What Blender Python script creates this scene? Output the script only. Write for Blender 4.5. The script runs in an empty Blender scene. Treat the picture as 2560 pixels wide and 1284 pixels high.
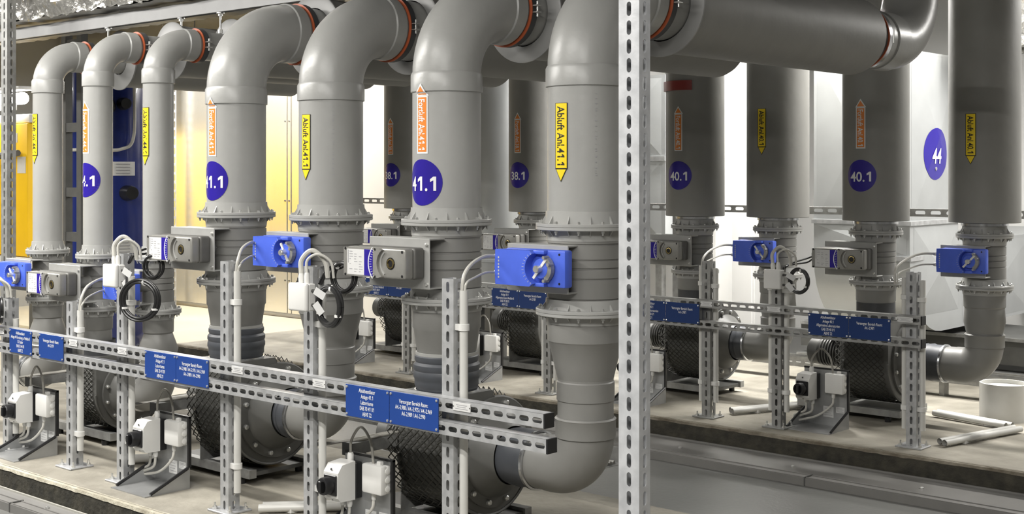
import bpy, bmesh, math, random
from mathutils import Vector, Matrix
random.seed(7)
PI = math.pi
S = bpy.context.scene
C = S.collection

# ------------------------------------------------------------------ camera, world, lights, exposure
CAM_H = 1.37
cam_d = bpy.data.cameras.new('camera')
cam_d.lens = 46.125; cam_d.sensor_width = 36.0; cam_d.shift_y = -212 / 2560
cam_d.clip_start = 0.05; cam_d.clip_end = 100
cam = bpy.data.objects.new('camera', cam_d); C.objects.link(cam)
cam.location = (0, 0, CAM_H); cam.rotation_euler = (PI / 2, 0, math.asin(0.6653))
S.camera = cam

W = bpy.data.worlds.new('room_world'); S.world = W
W.use_nodes = True
W.node_tree.nodes['Background'].inputs[0].default_value = (0.9, 0.92, 1.0, 1)
W.node_tree.nodes['Background'].inputs[1].default_value = 0.03

def area(loc, rot, sx, sy, power, col=(1, 0.975, 0.93)):
    l = bpy.data.lights.new('tube_light', 'AREA'); l.shape = 'RECTANGLE'
    l.size = sx; l.size_y = sy; l.energy = power; l.color = col
    o = bpy.data.objects.new('tube_light', l); C.objects.link(o)
    o.location = loc; o.rotation_euler = rot
    return o
# assumed fluorescent battens placed for their light, last one added as fill: (x, y, z, length, along, power)
BATTENS = [(-0.9, 0.5, 2.78, 1.6, 'x', 105), (-2.9, 1.05, 2.78, 1.6, 'x', 62), (-5.6, 1.75, 2.78, 2.2, 'x', 125), (-8.3, 2.1, 2.78, 2.2, 'x', 125),
           (-10.4, 7.2, 2.62, 2.4, 'x', 105), (-7.2, 7.3, 2.62, 1.2, 'x', 45), (-4.4, 7.15, 2.62, 1.0, 'x', 85),
           (-1.6, 7.6, 2.62, 1.6, 'x', 95), (-11.6, 4.4, 2.62, 2.4, 'y', 60), (-3.45, 6.78, 2.78, 1.6, 'x', 75), (0.4, 5.6, 2.70, 1.6, 'y', 16)]
for (bx_, by_, bz_, bl_, ba_, bp_) in BATTENS:
    area((bx_, by_, bz_ - 0.055), (0, 0, 0 if ba_ == 'x' else PI / 2), bl_, 0.10, bp_)

S.view_settings.view_transform = 'Standard'
S.view_settings.look = 'None'
S.view_settings.gamma = 1.0
S.view_settings.use_curve_mapping = False
S.view_settings.exposure = 0.58
S.cycles.max_bounces = 5; S.cycles.diffuse_bounces = 3; S.cycles.glossy_bounces = 3; S.cycles.transmission_bounces = 1

# ------------------------------------------------------------------ materials
MATS = {}
def mat(name, col, rough=0.5, metal=0.0, vary=0.06, scale=8.0, bump=0.0, bscale=60.0, spec=0.5, emit=0.0, col2=None, contrast=None, voronoi=False, coat=0.0, stretch=None):
    m = bpy.data.materials.new(name); m.use_nodes = True
    nt = m.node_tree; b = nt.nodes['Principled BSDF']
    b.inputs['Roughness'].default_value = rough; b.inputs['Metallic'].default_value = metal
    b.inputs['Specular IOR Level'].default_value = spec
    if coat: b.inputs['Coat Weight'].default_value = coat
    tc = nt.nodes.new('ShaderNodeTexCoord')
    src = tc.outputs['Object']
    if stretch:
        mp = nt.nodes.new('ShaderNodeMapping'); mp.inputs['Scale'].default_value = stretch
        nt.links.new(src, mp.inputs['Vector']); src = mp.outputs['Vector']
    if voronoi:
        n = nt.nodes.new('ShaderNodeTexVoronoi'); n.inputs['Scale'].default_value = scale
        fac = n.outputs['Color']
        bw = nt.nodes.new('ShaderNodeRGBToBW'); nt.links.new(fac, bw.inputs[0]); fac = bw.outputs[0]
    else:
        n = nt.nodes.new('ShaderNodeTexNoise'); n.inputs['Scale'].default_value = scale; n.inputs['Detail'].default_value = 5
        fac = n.outputs['Fac']
    nt.links.new(src, n.inputs['Vector'])
    r = nt.nodes.new('ShaderNodeValToRGB')
    c2 = col2 or tuple(min(1, c * (1 + vary)) for c in col)
    c1 = col if col2 else tuple(c * (1 - vary) for c in col)
    lo, hi = contrast or (0.3, 0.7)
    r.color_ramp.elements[0].position = lo; r.color_ramp.elements[0].color = (*c1, 1)
    r.color_ramp.elements[1].position = hi; r.color_ramp.elements[1].color = (*c2, 1)
    nt.links.new(fac, r.inputs[0]); nt.links.new(r.outputs[0], b.inputs['Base Color'])
    if bump:
        n2 = nt.nodes.new('ShaderNodeTexNoise'); n2.inputs['Scale'].default_value = bscale; n2.inputs['Detail'].default_value = 6
        nt.links.new(tc.outputs['Object'], n2.inputs['Vector'])
        bp = nt.nodes.new('ShaderNodeBump'); bp.inputs['Strength'].default_value = bump; bp.inputs['Distance'].default_value = 0.02
        nt.links.new(n2.outputs['Fac'], bp.inputs['Height']); nt.links.new(bp.outputs[0], b.inputs['Normal'])
    if emit:
        b.inputs['Emission Color'].default_value = (*col, 1); b.inputs['Emission Strength'].default_value = emit
    MATS[name] = m
    return m
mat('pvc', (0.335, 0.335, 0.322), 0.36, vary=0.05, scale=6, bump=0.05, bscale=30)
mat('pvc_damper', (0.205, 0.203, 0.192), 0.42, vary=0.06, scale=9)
mat('insulation', (0.24, 0.237, 0.222), 0.55, vary=0.06, scale=7, bump=0.04, bscale=25)
mat('insulation_disc', (0.27, 0.27, 0.265), 0.4, vary=0.05)
mat('rubber', (0.045, 0.047, 0.05), 0.5, vary=0.15, scale=20)
mat('flex_sleeve', (0.065, 0.07, 0.08), 0.45, vary=0.15, scale=14)
mat('fan_casing', (0.115, 0.115, 0.108), 0.45, vary=0.10, scale=10)
mat('net', (0.05, 0.049, 0.042), 0.6, vary=0.2, scale=40)
mat('net_light', (0.36, 0.34, 0.27), 0.6, vary=0.2, scale=40)
mat('galvanised_bright', (0.46, 0.47, 0.485), 0.45, 0.35, scale=18, col2=(0.62, 0.63, 0.645), contrast=(0.35, 0.65), bump=0.03, bscale=90)  # brighter zinc tone for the tall foreground post
mat('galvanised', (0.40, 0.405, 0.41), 0.42, 0.45, scale=26, col2=(0.54, 0.545, 0.55), contrast=(0.35, 0.65), bump=0.03, bscale=90)
mat('galvanised_dull', (0.27, 0.27, 0.26), 0.48, 0.5, scale=24, col2=(0.37, 0.37, 0.36), contrast=(0.35, 0.65))
mat('galvanised_sheet', (0.34, 0.345, 0.345), 0.40, 0.6, scale=9, col2=(0.42, 0.425, 0.425), contrast=(0.35, 0.65))
mat('steel_channel', (0.33, 0.33, 0.33), 0.5, 0.25, vary=0.04, scale=14)
mat('steel', (0.62, 0.63, 0.65), 0.22, 1.0, vary=0.08, scale=30)
mat('dark_steel', (0.10, 0.10, 0.095), 0.5, 0.3, vary=0.12, scale=12)
mat('bolt_zinc', (0.66, 0.66, 0.64), 0.32, 0.8, vary=0.1, scale=60)
mat('brass', (0.42, 0.33, 0.14), 0.3, 1.0, vary=0.15, scale=40)
mat('actuator_blue', (0.065, 0.125, 0.62), 0.38, vary=0.05, scale=20)
mat('cast_grey', (0.29, 0.285, 0.265), 0.38, 0.35, vary=0.07, scale=30, bump=0.03, bscale=120)
mat('cast_dark', (0.12, 0.118, 0.11), 0.5, 0.2, vary=0.08, scale=30)
mat('bracket_grey', (0.40, 0.40, 0.385), 0.42, 0.3, vary=0.05, scale=20)
mat('white_plastic', (0.68, 0.675, 0.65), 0.4, vary=0.03, scale=15)
mat('conduit_white', (0.58, 0.575, 0.545), 0.38, vary=0.04, scale=10)
mat('cable_white', (0.50, 0.49, 0.45), 0.45, vary=0.05, scale=20)
mat('cable_grey', (0.30, 0.29, 0.26), 0.45, vary=0.08, scale=20)
mat('black_plastic', (0.012, 0.012, 0.013), 0.35, vary=0.2, scale=20)
mat('black_cable', (0.018, 0.018, 0.018), 0.3, vary=0.2, scale=20)
mat('paper', (0.60, 0.60, 0.59), 0.5, vary=0.03, scale=30)
mat('print_grey', (0.32, 0.32, 0.33), 0.6)
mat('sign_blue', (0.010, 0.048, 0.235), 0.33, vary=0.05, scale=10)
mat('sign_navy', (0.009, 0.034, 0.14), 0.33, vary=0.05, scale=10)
mat('disc_blue', (0.024, 0.013, 0.26), 0.25, vary=0.04, scale=10)
mat('print_white', (0.74, 0.74, 0.74), 0.5, vary=0.01)
mat('print_black', (0.012, 0.011, 0.008), 0.5)
mat('arrow_orange', (0.74, 0.22, 0.03), 0.4, vary=0.04, scale=12)
mat('arrow_yellow', (0.86, 0.63, 0.015), 0.4, vary=0.04, scale=12)
mat('seal_orange', (0.42, 0.095, 0.035), 0.45, vary=0.08, scale=20)
mat('red_paint', (0.22, 0.018, 0.014), 0.35, vary=0.1, scale=15)
mat('concrete', (0.20, 0.185, 0.15), 0.72, scale=4.5, col2=(0.36, 0.335, 0.28), bump=0.25, bscale=30)
mat('concrete_edge', (0.30, 0.275, 0.21), 0.8, scale=14, col2=(0.50, 0.47, 0.38), bump=0.5, bscale=45)
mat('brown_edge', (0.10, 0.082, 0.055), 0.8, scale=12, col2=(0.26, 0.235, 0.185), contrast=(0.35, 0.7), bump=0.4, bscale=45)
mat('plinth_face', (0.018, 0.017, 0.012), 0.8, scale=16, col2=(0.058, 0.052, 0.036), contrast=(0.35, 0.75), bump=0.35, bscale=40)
mat('floor_paint', (0.135, 0.135, 0.128), 0.42, vary=0.12, scale=2.2, bump=0.06, bscale=40)
mat('floor_light', (0.46, 0.43, 0.35), 0.5, vary=0.07, scale=2.0, bump=0.05, bscale=20)
mat('trim_grey', (0.20, 0.195, 0.185), 0.42, 0.1, vary=0.06, scale=8)
mat('trim_light', (0.40, 0.39, 0.35), 0.5, vary=0.06, scale=12)
mat('wall_white', (0.78, 0.775, 0.755), 0.55, vary=0.02, scale=2)
mat('wall_grey', (0.26, 0.26, 0.25), 0.6, vary=0.03, scale=2)
mat('wall_panel', (0.80, 0.78, 0.72), 0.27, 0.85, vary=0.025, scale=2.5, stretch=(9, 1, 0.6))
mat('ceiling_paint', (0.05, 0.05, 0.047), 0.8, vary=0.12, scale=2.0)
mat('yellow_pale', (0.86, 0.64, 0.16), 0.45, vary=0.03, scale=6)
mat('yellow_paint', (0.90, 0.55, 0.01), 0.4, vary=0.03, scale=6)
mat('tank_blue', (0.010, 0.022, 0.15), 0.22, vary=0.10, scale=4, coat=0.4)
mat('foil', (0.80, 0.79, 0.75), 0.26, 0.85, vary=0.10, scale=20, bump=0.8, bscale=18)
mat('sheet_duct', (0.50, 0.515, 0.52), 0.42, 0.45, vary=0.05, scale=5)
mat('lamp_white', (0.8, 0.8, 0.8), 0.4)
mat('lamp_glow', (1.0, 0.97, 0.90), 0.4, emit=22.0)
mat('ochre_pipe', (0.62, 0.46, 0.10), 0.4, vary=0.05)

# ------------------------------------------------------------------ mesh helpers
class MB:
    def __init__(s): s.v = []; s.f = []
    def add(s, vs, fs):
        o = len(s.v); s.v += [tuple(p) for p in vs]; s.f += [tuple(i + o for i in f) for f in fs]; return s
    def box(s, x0, x1, y0, y1, z0, z1):
        vs = [(x0, y0, z0), (x1, y0, z0), (x1, y1, z0), (x0, y1, z0), (x0, y0, z1), (x1, y0, z1), (x1, y1, z1), (x0, y1, z1)]
        return s.add(vs, [(0, 3, 2, 1), (4, 5, 6, 7), (0, 1, 5, 4), (1, 2, 6, 5), (2, 3, 7, 6), (3, 0, 4, 7)])
    def rbox(s, x0, x1, y0, y1, z0, z1, b=0.004, seg=2):
        bm = bmesh.new(); bmesh.ops.create_cube(bm, size=1)
        for v in bm.verts:
            v.co = ((x0 + x1) / 2 + v.co.x * (x1 - x0), (y0 + y1) / 2 + v.co.y * (y1 - y0), (z0 + z1) / 2 + v.co.z * (z1 - z0))
        bmesh.ops.bevel(bm, geom=bm.edges[:], offset=b, segments=seg, affect='EDGES', profile=0.5)
        bm.verts.index_update()
        s.add([v.co[:] for v in bm.verts], [[v.index for v in f.verts] for f in bm.faces]); bm.free(); return s
    def lathe(s, prof, c=(0, 0, 0), axis='z', seg=36, caps=True):
        vs = []; n = len(prof)
        for (r, t) in prof:
            for k in range(seg):
                a = 2 * PI * k / seg; p, q = r * math.cos(a), r * math.sin(a)
                if axis == 'z': vs.append((c[0] + p, c[1] + q, c[2] + t))
                elif axis == 'x': vs.append((c[0] + t, c[1] + p, c[2] + q))
                else: vs.append((c[0] + q, c[1] + t, c[2] + p))
        fs = []
        for i in range(n - 1):
            for k in range(seg):
                k2 = (k + 1) % seg
                fs.append((i * seg + k, i * seg + k2, (i + 1) * seg + k2, (i + 1) * seg + k))
        if caps:
            if prof[0][0] > 1e-6: fs.append(tuple(range(seg))[::-1])
            if prof[-1][0] > 1e-6: fs.append(tuple((n - 1) * seg + k for k in range(seg)))
        return s.add(vs, fs)
    def tube(s, pts, r, seg=10, caps=True):
        pts = [Vector(p) for p in pts]; n = len(pts)
        rad = r if isinstance(r, (list, tuple)) else [r] * n
        vs = []; e = None
        for i, p in enumerate(pts):
            t = (pts[min(i + 1, n - 1)] - pts[max(i - 1, 0)]).normalized()
            if e is None:
                e = t.cross(Vector((0, 0, 1)))
                if e.length < 1e-3: e = Vector((1, 0, 0))
            e = (e - t * e.dot(t)).normalized(); f = t.cross(e)
            for k in range(seg):
                a = 2 * PI * k / seg
                vs.append(p + (e * math.cos(a) + f * math.sin(a)) * rad[i])
        fs = []
        for i in range(n - 1):
            for k in range(seg):
                k2 = (k + 1) % seg
                fs.append((i * seg + k, (i) * seg + k2, (i + 1) * seg + k2, (i + 1) * seg + k))
        if caps: fs += [tuple(range(seg))[::-1], tuple((n - 1) * seg + k for k in range(seg))]
        return s.add(vs, fs)
    def prism(s, poly, fn, d0, d1):
        """poly: 2D outline; fn(u, v, d) -> point; extruded from d0 to d1"""
        n = len(poly)
        vs = [fn(u, v, d0) for u, v in poly] + [fn(u, v, d1) for u, v in poly]
        fs = [tuple(range(n))[::-1], tuple(range(n, 2 * n))] + [(i, (i + 1) % n, n + (i + 1) % n, n + i) for i in range(n)]
        return s.add(vs, fs)
    def slotted(s, O, U, V, N, L, Wd, pitch=0.05, a=0.011, r=0.0055, t=0.0025, rnd=0):
        """plate from O along U (length L), centred across V (width Wd), with a row of long holes; N points outward"""
        O, U, V, N = Vector(O), Vector(U), Vector(V), Vector(N)
        nc = max(1, int(round(L / pitch))); P = L / nc; w = Wd / 2
        ang = [-90, -55, -20, 20, 55, 90, 90, 125, 160, 200, 235, 270]
        hole = [((a if i < 6 else -a) + r * math.cos(math.radians(g)), r * math.sin(math.radians(g))) for i, g in enumerate(ang)]
        h = P / 2
        outer = [(a, -w), (h, -w), (h, -w / 3), (h, w / 3), (h, w), (a, w), (-a, w), (-h, w), (-h, w / 3), (-h, -w / 3), (-h, -w), (-a, -w)]
        vs, fs = [], []
        for k in range(nc):
            c = O + U * (P * (k + 0.5)); o = len(vs)
            for q in (hole, outer):
                for (x, y) in q: vs.append(c + U * x + V * y)
            for q in (hole, outer):
                for (x, y) in q: vs.append(c + U * x + V * y - N * t)
            for i in range(12):
                j = (i + 1) % 12
                fs.append((o + i, o + 12 + i, o + 12 + j, o + j))
                fs.append((o + 24 + i, o + 24 + j, o + 36 + j, o + 36 + i))
                fs.append((o + i, o + j, o + 24 + j, o + 24 + i))
        return s.add(vs, fs)
    def mesh(s, name, m, smooth=35):
        me = bpy.data.meshes.new(name); me.from_pydata(s.v, [], s.f); me.update()
        bm = bmesh.new(); bm.from_mesh(me); bmesh.ops.recalc_face_normals(bm, faces=bm.faces); bm.to_mesh(me); bm.free()
        if smooth:
            me.polygons.foreach_set('use_smooth', [True] * len(me.polygons)); me.set_sharp_from_angle(angle=math.radians(smooth))
        me.materials.append(MATS[m]); return me
    def build(s, name, m, parent=None, loc=(0, 0, 0), smooth=35):
        return link(name, s.mesh(name, m, smooth), parent, loc)
def link(name, me, parent=None, loc=(0, 0, 0), rot=None, scale=None):
    o = bpy.data.objects.new(name, me); C.objects.link(o); o.location = loc
    if rot: o.rotation_euler = rot
    if scale: o.scale = scale
    if parent: o.parent = parent
    return o
def tag(o, label, cat, group=None):
    o['label'] = label; o['category'] = cat
    if group: o['group'] = group
    return o
def thing(name, label, cat, loc=(0, 0, 0), group=None):
    o = bpy.data.objects.new(name, None); C.objects.link(o); o.location = loc; o.empty_display_size = 0.05
    return tag(o, label, cat, group)
def struct(o, label=None):
    o['kind'] = 'structure'
    if label: o['label'] = label
    return o
CACHE = {}
def cached(key, fn):
    if key not in CACHE: CACHE[key] = fn()
    return CACHE[key]
def arc_pts(c, R, a0, a1, n, fn):
    return [fn(c, R, math.radians(a0 + (a1 - a0) * i / n)) for i in range(n + 1)]
def bez(p, n=14):
    """smooth path through points (Catmull-Rom)"""
    P = [Vector(q) for q in p]; P = [P[0] * 2 - P[1]] + P + [P[-1] * 2 - P[-2]]
    out = []
    for i in range(1, len(P) - 2):
        for k in range(n):
            t = k / n
            out.append(0.5 * ((2 * P[i]) + (P[i + 1] - P[i - 1]) * t + (2 * P[i - 1] - 5 * P[i] + 4 * P[i + 1] - P[i + 2]) * t * t + (3 * P[i] - P[i - 1] - 3 * P[i + 1] + P[i + 2]) * t ** 3))
    return out + [P[-2]]

# ------------------------------------------------------------------ lettering
def glyph_raw(txt, off):
    def mk():
        cu = bpy.data.curves.new('lettering', 'FONT'); cu.body = txt; cu.size = 1.0; cu.resolution_u = 3
        cu.align_x = 'LEFT'; cu.align_y = 'BOTTOM_BASELINE'; cu.offset = off; cu.fill_mode = 'FRONT'
        o = bpy.data.objects.new('lettering', cu); C.objects.link(o)
        me = bpy.data.meshes.new_from_object(o)
        vs = [v.co[:2] for v in me.vertices]; fs = [tuple(p.vertices) for p in me.polygons]
        bpy.data.objects.remove(o); bpy.data.meshes.remove(me); bpy.data.curves.remove(cu)
        return vs, fs
    return cached(('raw', txt, off), mk)
def text_geo(txt, bold=True):
    """flat lettering laid out letter by letter, centred on the origin; the figure 1 gets a clear flag"""
    def mk():
        off = 0.016 if bold else 0.010
        wid = lambda t: max(v[0] for v in glyph_raw(t, off)[0]) - min(v[0] for v in glyph_raw(t, off)[0])
        H = max(v[1] for v in glyph_raw('4', off)[0]); sp = wid('x x') - wid('xx')
        V, F, pen = [], [], 0.0
        for ch in txt:
            if ch == ' ': pen += sp; continue
            if ch == '1':
                t = 0.15 if bold else 0.12
                gv = [(0.30, 0), (0.30 + t, 0), (0.30 + t, H), (0.30, H), (0.30, H - 0.19), (0.12, H - 0.27), (0.12, H - 0.13)]
                gf = [(0, 1, 2, 3), (3, 6, 5, 4)]; adv = 0.60
            else:
                gv, gf = glyph_raw(ch, off); adv = wid(ch + ch) - wid(ch)
            o = len(V); V += [(x + pen, y) for x, y in gv]; F += [tuple(q + o for q in f) for f in gf]; pen += adv
        x0, x1 = min(v[0] for v in V), max(v[0] for v in V)
        return [(x - (x0 + x1) / 2, y - H / 2) for x, y in V], F
    return cached(('txt', txt, bold), mk)
def wrap_text(mb, txt, size, fn, sx=1.0):
    vs, fs = text_geo(txt)
    return mb.add([fn(x * size * sx, y * size) for x, y in vs], fs)
def subdiv_patch(mb, fn, s0, s1, t0, t1, n=6, m=1):
    vs = [fn(s0 + (s1 - s0) * i / n, t0 + (t1 - t0) * j / m) for j in range(m + 1) for i in range(n + 1)]
    fs = [(j * (n + 1) + i, j * (n + 1) + i + 1, (j + 1) * (n + 1) + i + 1, (j + 1) * (n + 1) + i) for j in range(m) for i in range(n)]
    return mb.add(vs, fs)
# ------------------------------------------------------------------ the setting
def slab(name, x0, x1, y0, y1, z0, z1, m, parent=None):
    o = MB().box(x0, x1, y0, y1, z0, z1).build(name, m, parent, smooth=0)
    if not parent: struct(o)
    return o
ZP = 0.12
floor = slab('floor', -14, 3.0, -2.5, 10.2, -0.12, 0.0, 'floor_paint')
floor['label'] = 'dark grey painted plant room floor'
slab('ceiling', -14, 3.0, -2.5, 10.2, 2.95, 3.05, 'ceiling_paint')['label'] = 'dim grey ceiling above the pipework'
slab('wall_left', -14.1, -14.0, -2.5, 10.2, 0, 2.95, 'wall_grey')
slab('wall_right', 3.0, 3.1, -2.5, 10.2, 0, 2.95, 'wall_grey')
slab('wall_front', -14, 3.0, -2.6, -2.5, 0, 2.95, 'wall_grey')
wb = slab('wall_back', -14, 3.0, 10.2, 10.3, 0, 2.95, 'wall_white')
# inner back wall of upright sheet panels, each one a piece
wi = slab('wall_inner', -14.0, -7.6, 7.85, 7.95, 0, 2.95, 'wall_white')
px0 = -13.95
k = 0
for wd in (1.05, 1.05, 2.05, 0.06, 0.75, 0.70, 0.69):
    MB().rbox(px0 + 0.006, px0 + wd - 0.006, 7.815, 7.85, 0.04, 2.93, 0.004, 1).build('panel', 'wall_panel' if px0 < -9.1 else 'wall_white', wi, smooth=30)
    for zz in (0.35, 1.1, 1.85, 2.6):
        MB().lathe([(0.008, 0), (0.008, -0.006), (0.0, -0.008)], (px0 + wd - 0.03, 7.815, zz), 'y', 8).build('panel_screw', 'dark_steel', wi)
    px0 += wd
wr = slab('wall_middle', -7.0, -4.85, 8.0, 8.1, 0, 2.95, 'wall_white')
for i, (a, b) in enumerate(((-7.0, -6.2), (-6.2, -5.5), (-5.5, -4.85))):
    MB().rbox(a + 0.004, b - 0.004, 7.97, 8.0, 0.03, 2.94, 0.004, 1).build('panel', 'wall_white', wr, smooth=30)
wp = slab('wall_pier', -5.0, -4.72, 7.3, 7.5, 0, 2.95, 'wall_white')
slab('floor_band', -14, -6.9, 3.95, 7.8, 0.0, 0.004, 'floor_light')['label'] = 'pale yellowish floor behind the front pipe row'

def plinth(name, x0, x1, y0, y1, label, em='concrete_edge'):
    o = MB().box(x0, x1, y0 + 0.012, y1, 0, ZP).build(name, 'concrete', None, smooth=0); struct(o, label)
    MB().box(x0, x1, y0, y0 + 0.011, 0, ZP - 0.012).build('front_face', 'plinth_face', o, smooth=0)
    n = int((x1 - x0) / 0.03); vs = []; fs = []
    for i in range(n + 1):     # chipped, slightly rounded top edge
        x = x0 + (x1 - x0) * i / n; j = random.uniform(-0.002, 0.002)
        vs += [(x, y0 - 0.002, ZP - 0.016 + j), (x, y0 + 0.002 + j * 0.4, ZP - 0.004), (x, y0 + 0.02 + j, ZP + 0.001), (x, y0 + 0.02, ZP - 0.02)]
    for i in range(n):
        for q in range(4):
            fs.append((i * 4 + q, i * 4 + (q + 1) % 4, (i + 1) * 4 + (q + 1) % 4, (i + 1) * 4 + q))
    MB().add(vs, fs).build('edge_strip', em, o)
    return o
plinth('plinth_slab', -8.2, -0.4, 2.73, 4.02, 'concrete plinth under the front row of fans')
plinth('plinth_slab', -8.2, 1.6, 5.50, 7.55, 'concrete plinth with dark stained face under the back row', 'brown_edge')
def kerb(y0, y1, ystrip, label, m2):
    o = MB().box(-8.5, 2.5, y0, y1, 0, 0.034).box(-8.5, 2.5, y0 + 0.004, y0 + 0.010, 0.034, 0.038).box(-8.5, 2.5, y1 - 0.012, y1 - 0.006, 0.034, 0.038).build('trim_1', 'trim_grey', None, smooth=0); struct(o, label)
    MB().add([(-8.5, y1, 0.012), (2.5, y1, 0.012), (2.5, ystrip, 0.028), (-8.5, ystrip, 0.028)], [(0, 1, 2, 3)]).build('flashing', 'trim_grey', o, smooth=0)
    MB().box(-8.5, 2.5, ystrip - 0.006, ystrip + 0.002, 0.018, 0.034).build('seal_strip', m2, o, smooth=0)
    for i in range(16):
        x = -8.0 + i * 0.62
        MB().lathe([(0.009, 0), (0.009, 0.006), (0.0, 0.009)], (x, (y1 + ystrip) / 2, 0.02), 'z', 8).build('screw', 'bolt_zinc', o)
    for i in range(5):
        MB().box(-7.2 + 2.17 * i - 0.003, -7.2 + 2.17 * i + 0.003, y0 - 0.0015, y1, 0.0, 0.0395).build('joint', 'dark_steel', o, smooth=0)
kerb(2.60, 2.66, 2.725, 'metal kerb strip along the foot of the front plinth', 'trim_light')
kerb(5.13, 5.20, 5.49, 'grey metal kerb strip along the foot of the back plinth', 'trim_grey')

# bodies for the assumed battens that give the light
for i, (bx_, by_, bz_, bl_, ba_, bp_) in enumerate(BATTENS):
    t = thing('ceiling_light', 'assumed white fluorescent ceiling batten outside the picture', 'lamp', (bx_, by_, bz_), 'ceiling battens')
    hx, hy = (bl_ / 2, 0.06) if ba_ == 'x' else (0.06, bl_ / 2)
    MB().rbox(-hx, hx, -hy, hy, -0.03, 0.0, 0.008).build('housing', 'lamp_white', t)
    MB().lathe([(0.013, -bl_ / 2 + 0.03), (0.013, bl_ / 2 - 0.03)], (0, 0, -0.044), ba_, 10).build('tube', 'lamp_white', t)
    MB().box(-0.004, 0.004, -0.004, 0.004, 0, 2.95 - bz_).build('hanger', 'dark_steel', t)

# ------------------------------------------------------------------ pipes
def flange(root, r, R, z, th=0.022, nb=12, hub=0.05):
    """bolted plastic flange pair with gusset ribs; bolts are sub-parts"""
    def mk():
        mb = MB()
        mb.lathe([(r, hub), (r + 0.005, hub), (r + 0.008, th / 2), (R - 0.002, th / 2), (R, th / 2 - 0.002), (R, 0.001), (R - 0.0025, 0.0), (R, -0.001), (R, -th / 2 + 0.002), (R - 0.002, -th / 2),
                  (r + 0.006, -th / 2), (r + 0.003, -hub * 0.9), (r, -hub * 0.9)], seg=44, caps=False)
        for k in range(nb):
            a = 2 * PI * (k + 0.5) / nb; ca, sa = math.cos(a), math.sin(a)
            fn = lambda u, v, d: (u * ca - d * sa, u * sa + d * ca, v)
            rr = r + (R - r) * 0.55
            mb.prism([(r, th / 2), (rr, th / 2), (r + 0.006, hub * 0.72)], fn, -0.002, 0.002)
            mb.prism([(r, -th / 2), (rr, -th / 2), (r + 0.004, -hub * 0.62)], fn, -0.002, 0.002)
        return mb.mesh('flange', 'pvc')
    o = link('flange', cached(('fl', r, R, nb, hub), mk), root, (0, 0, z))
    def mkb():
        mb = MB().lathe([(0.003, -th / 2 - 0.014), (0.003, -th / 2 - 0.007), (0.0055, -th / 2 - 0.007), (0.0055, -th / 2), (0.003, -th / 2), (0.003, th / 2), (0.006, th / 2), (0.006, th / 2 + 0.006), (0.004, th / 2 + 0.008)], seg=6)
        return mb.mesh('bolt', 'bolt_zinc')
    bm_ = cached(('bolt', th), mkb); rb = r + (R - r) * 0.66
    for k in range(nb):
        a = 2 * PI * k / nb
        link('bolt', bm_, o, (rb * math.cos(a), rb * math.sin(a), 0))
    return o
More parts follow.
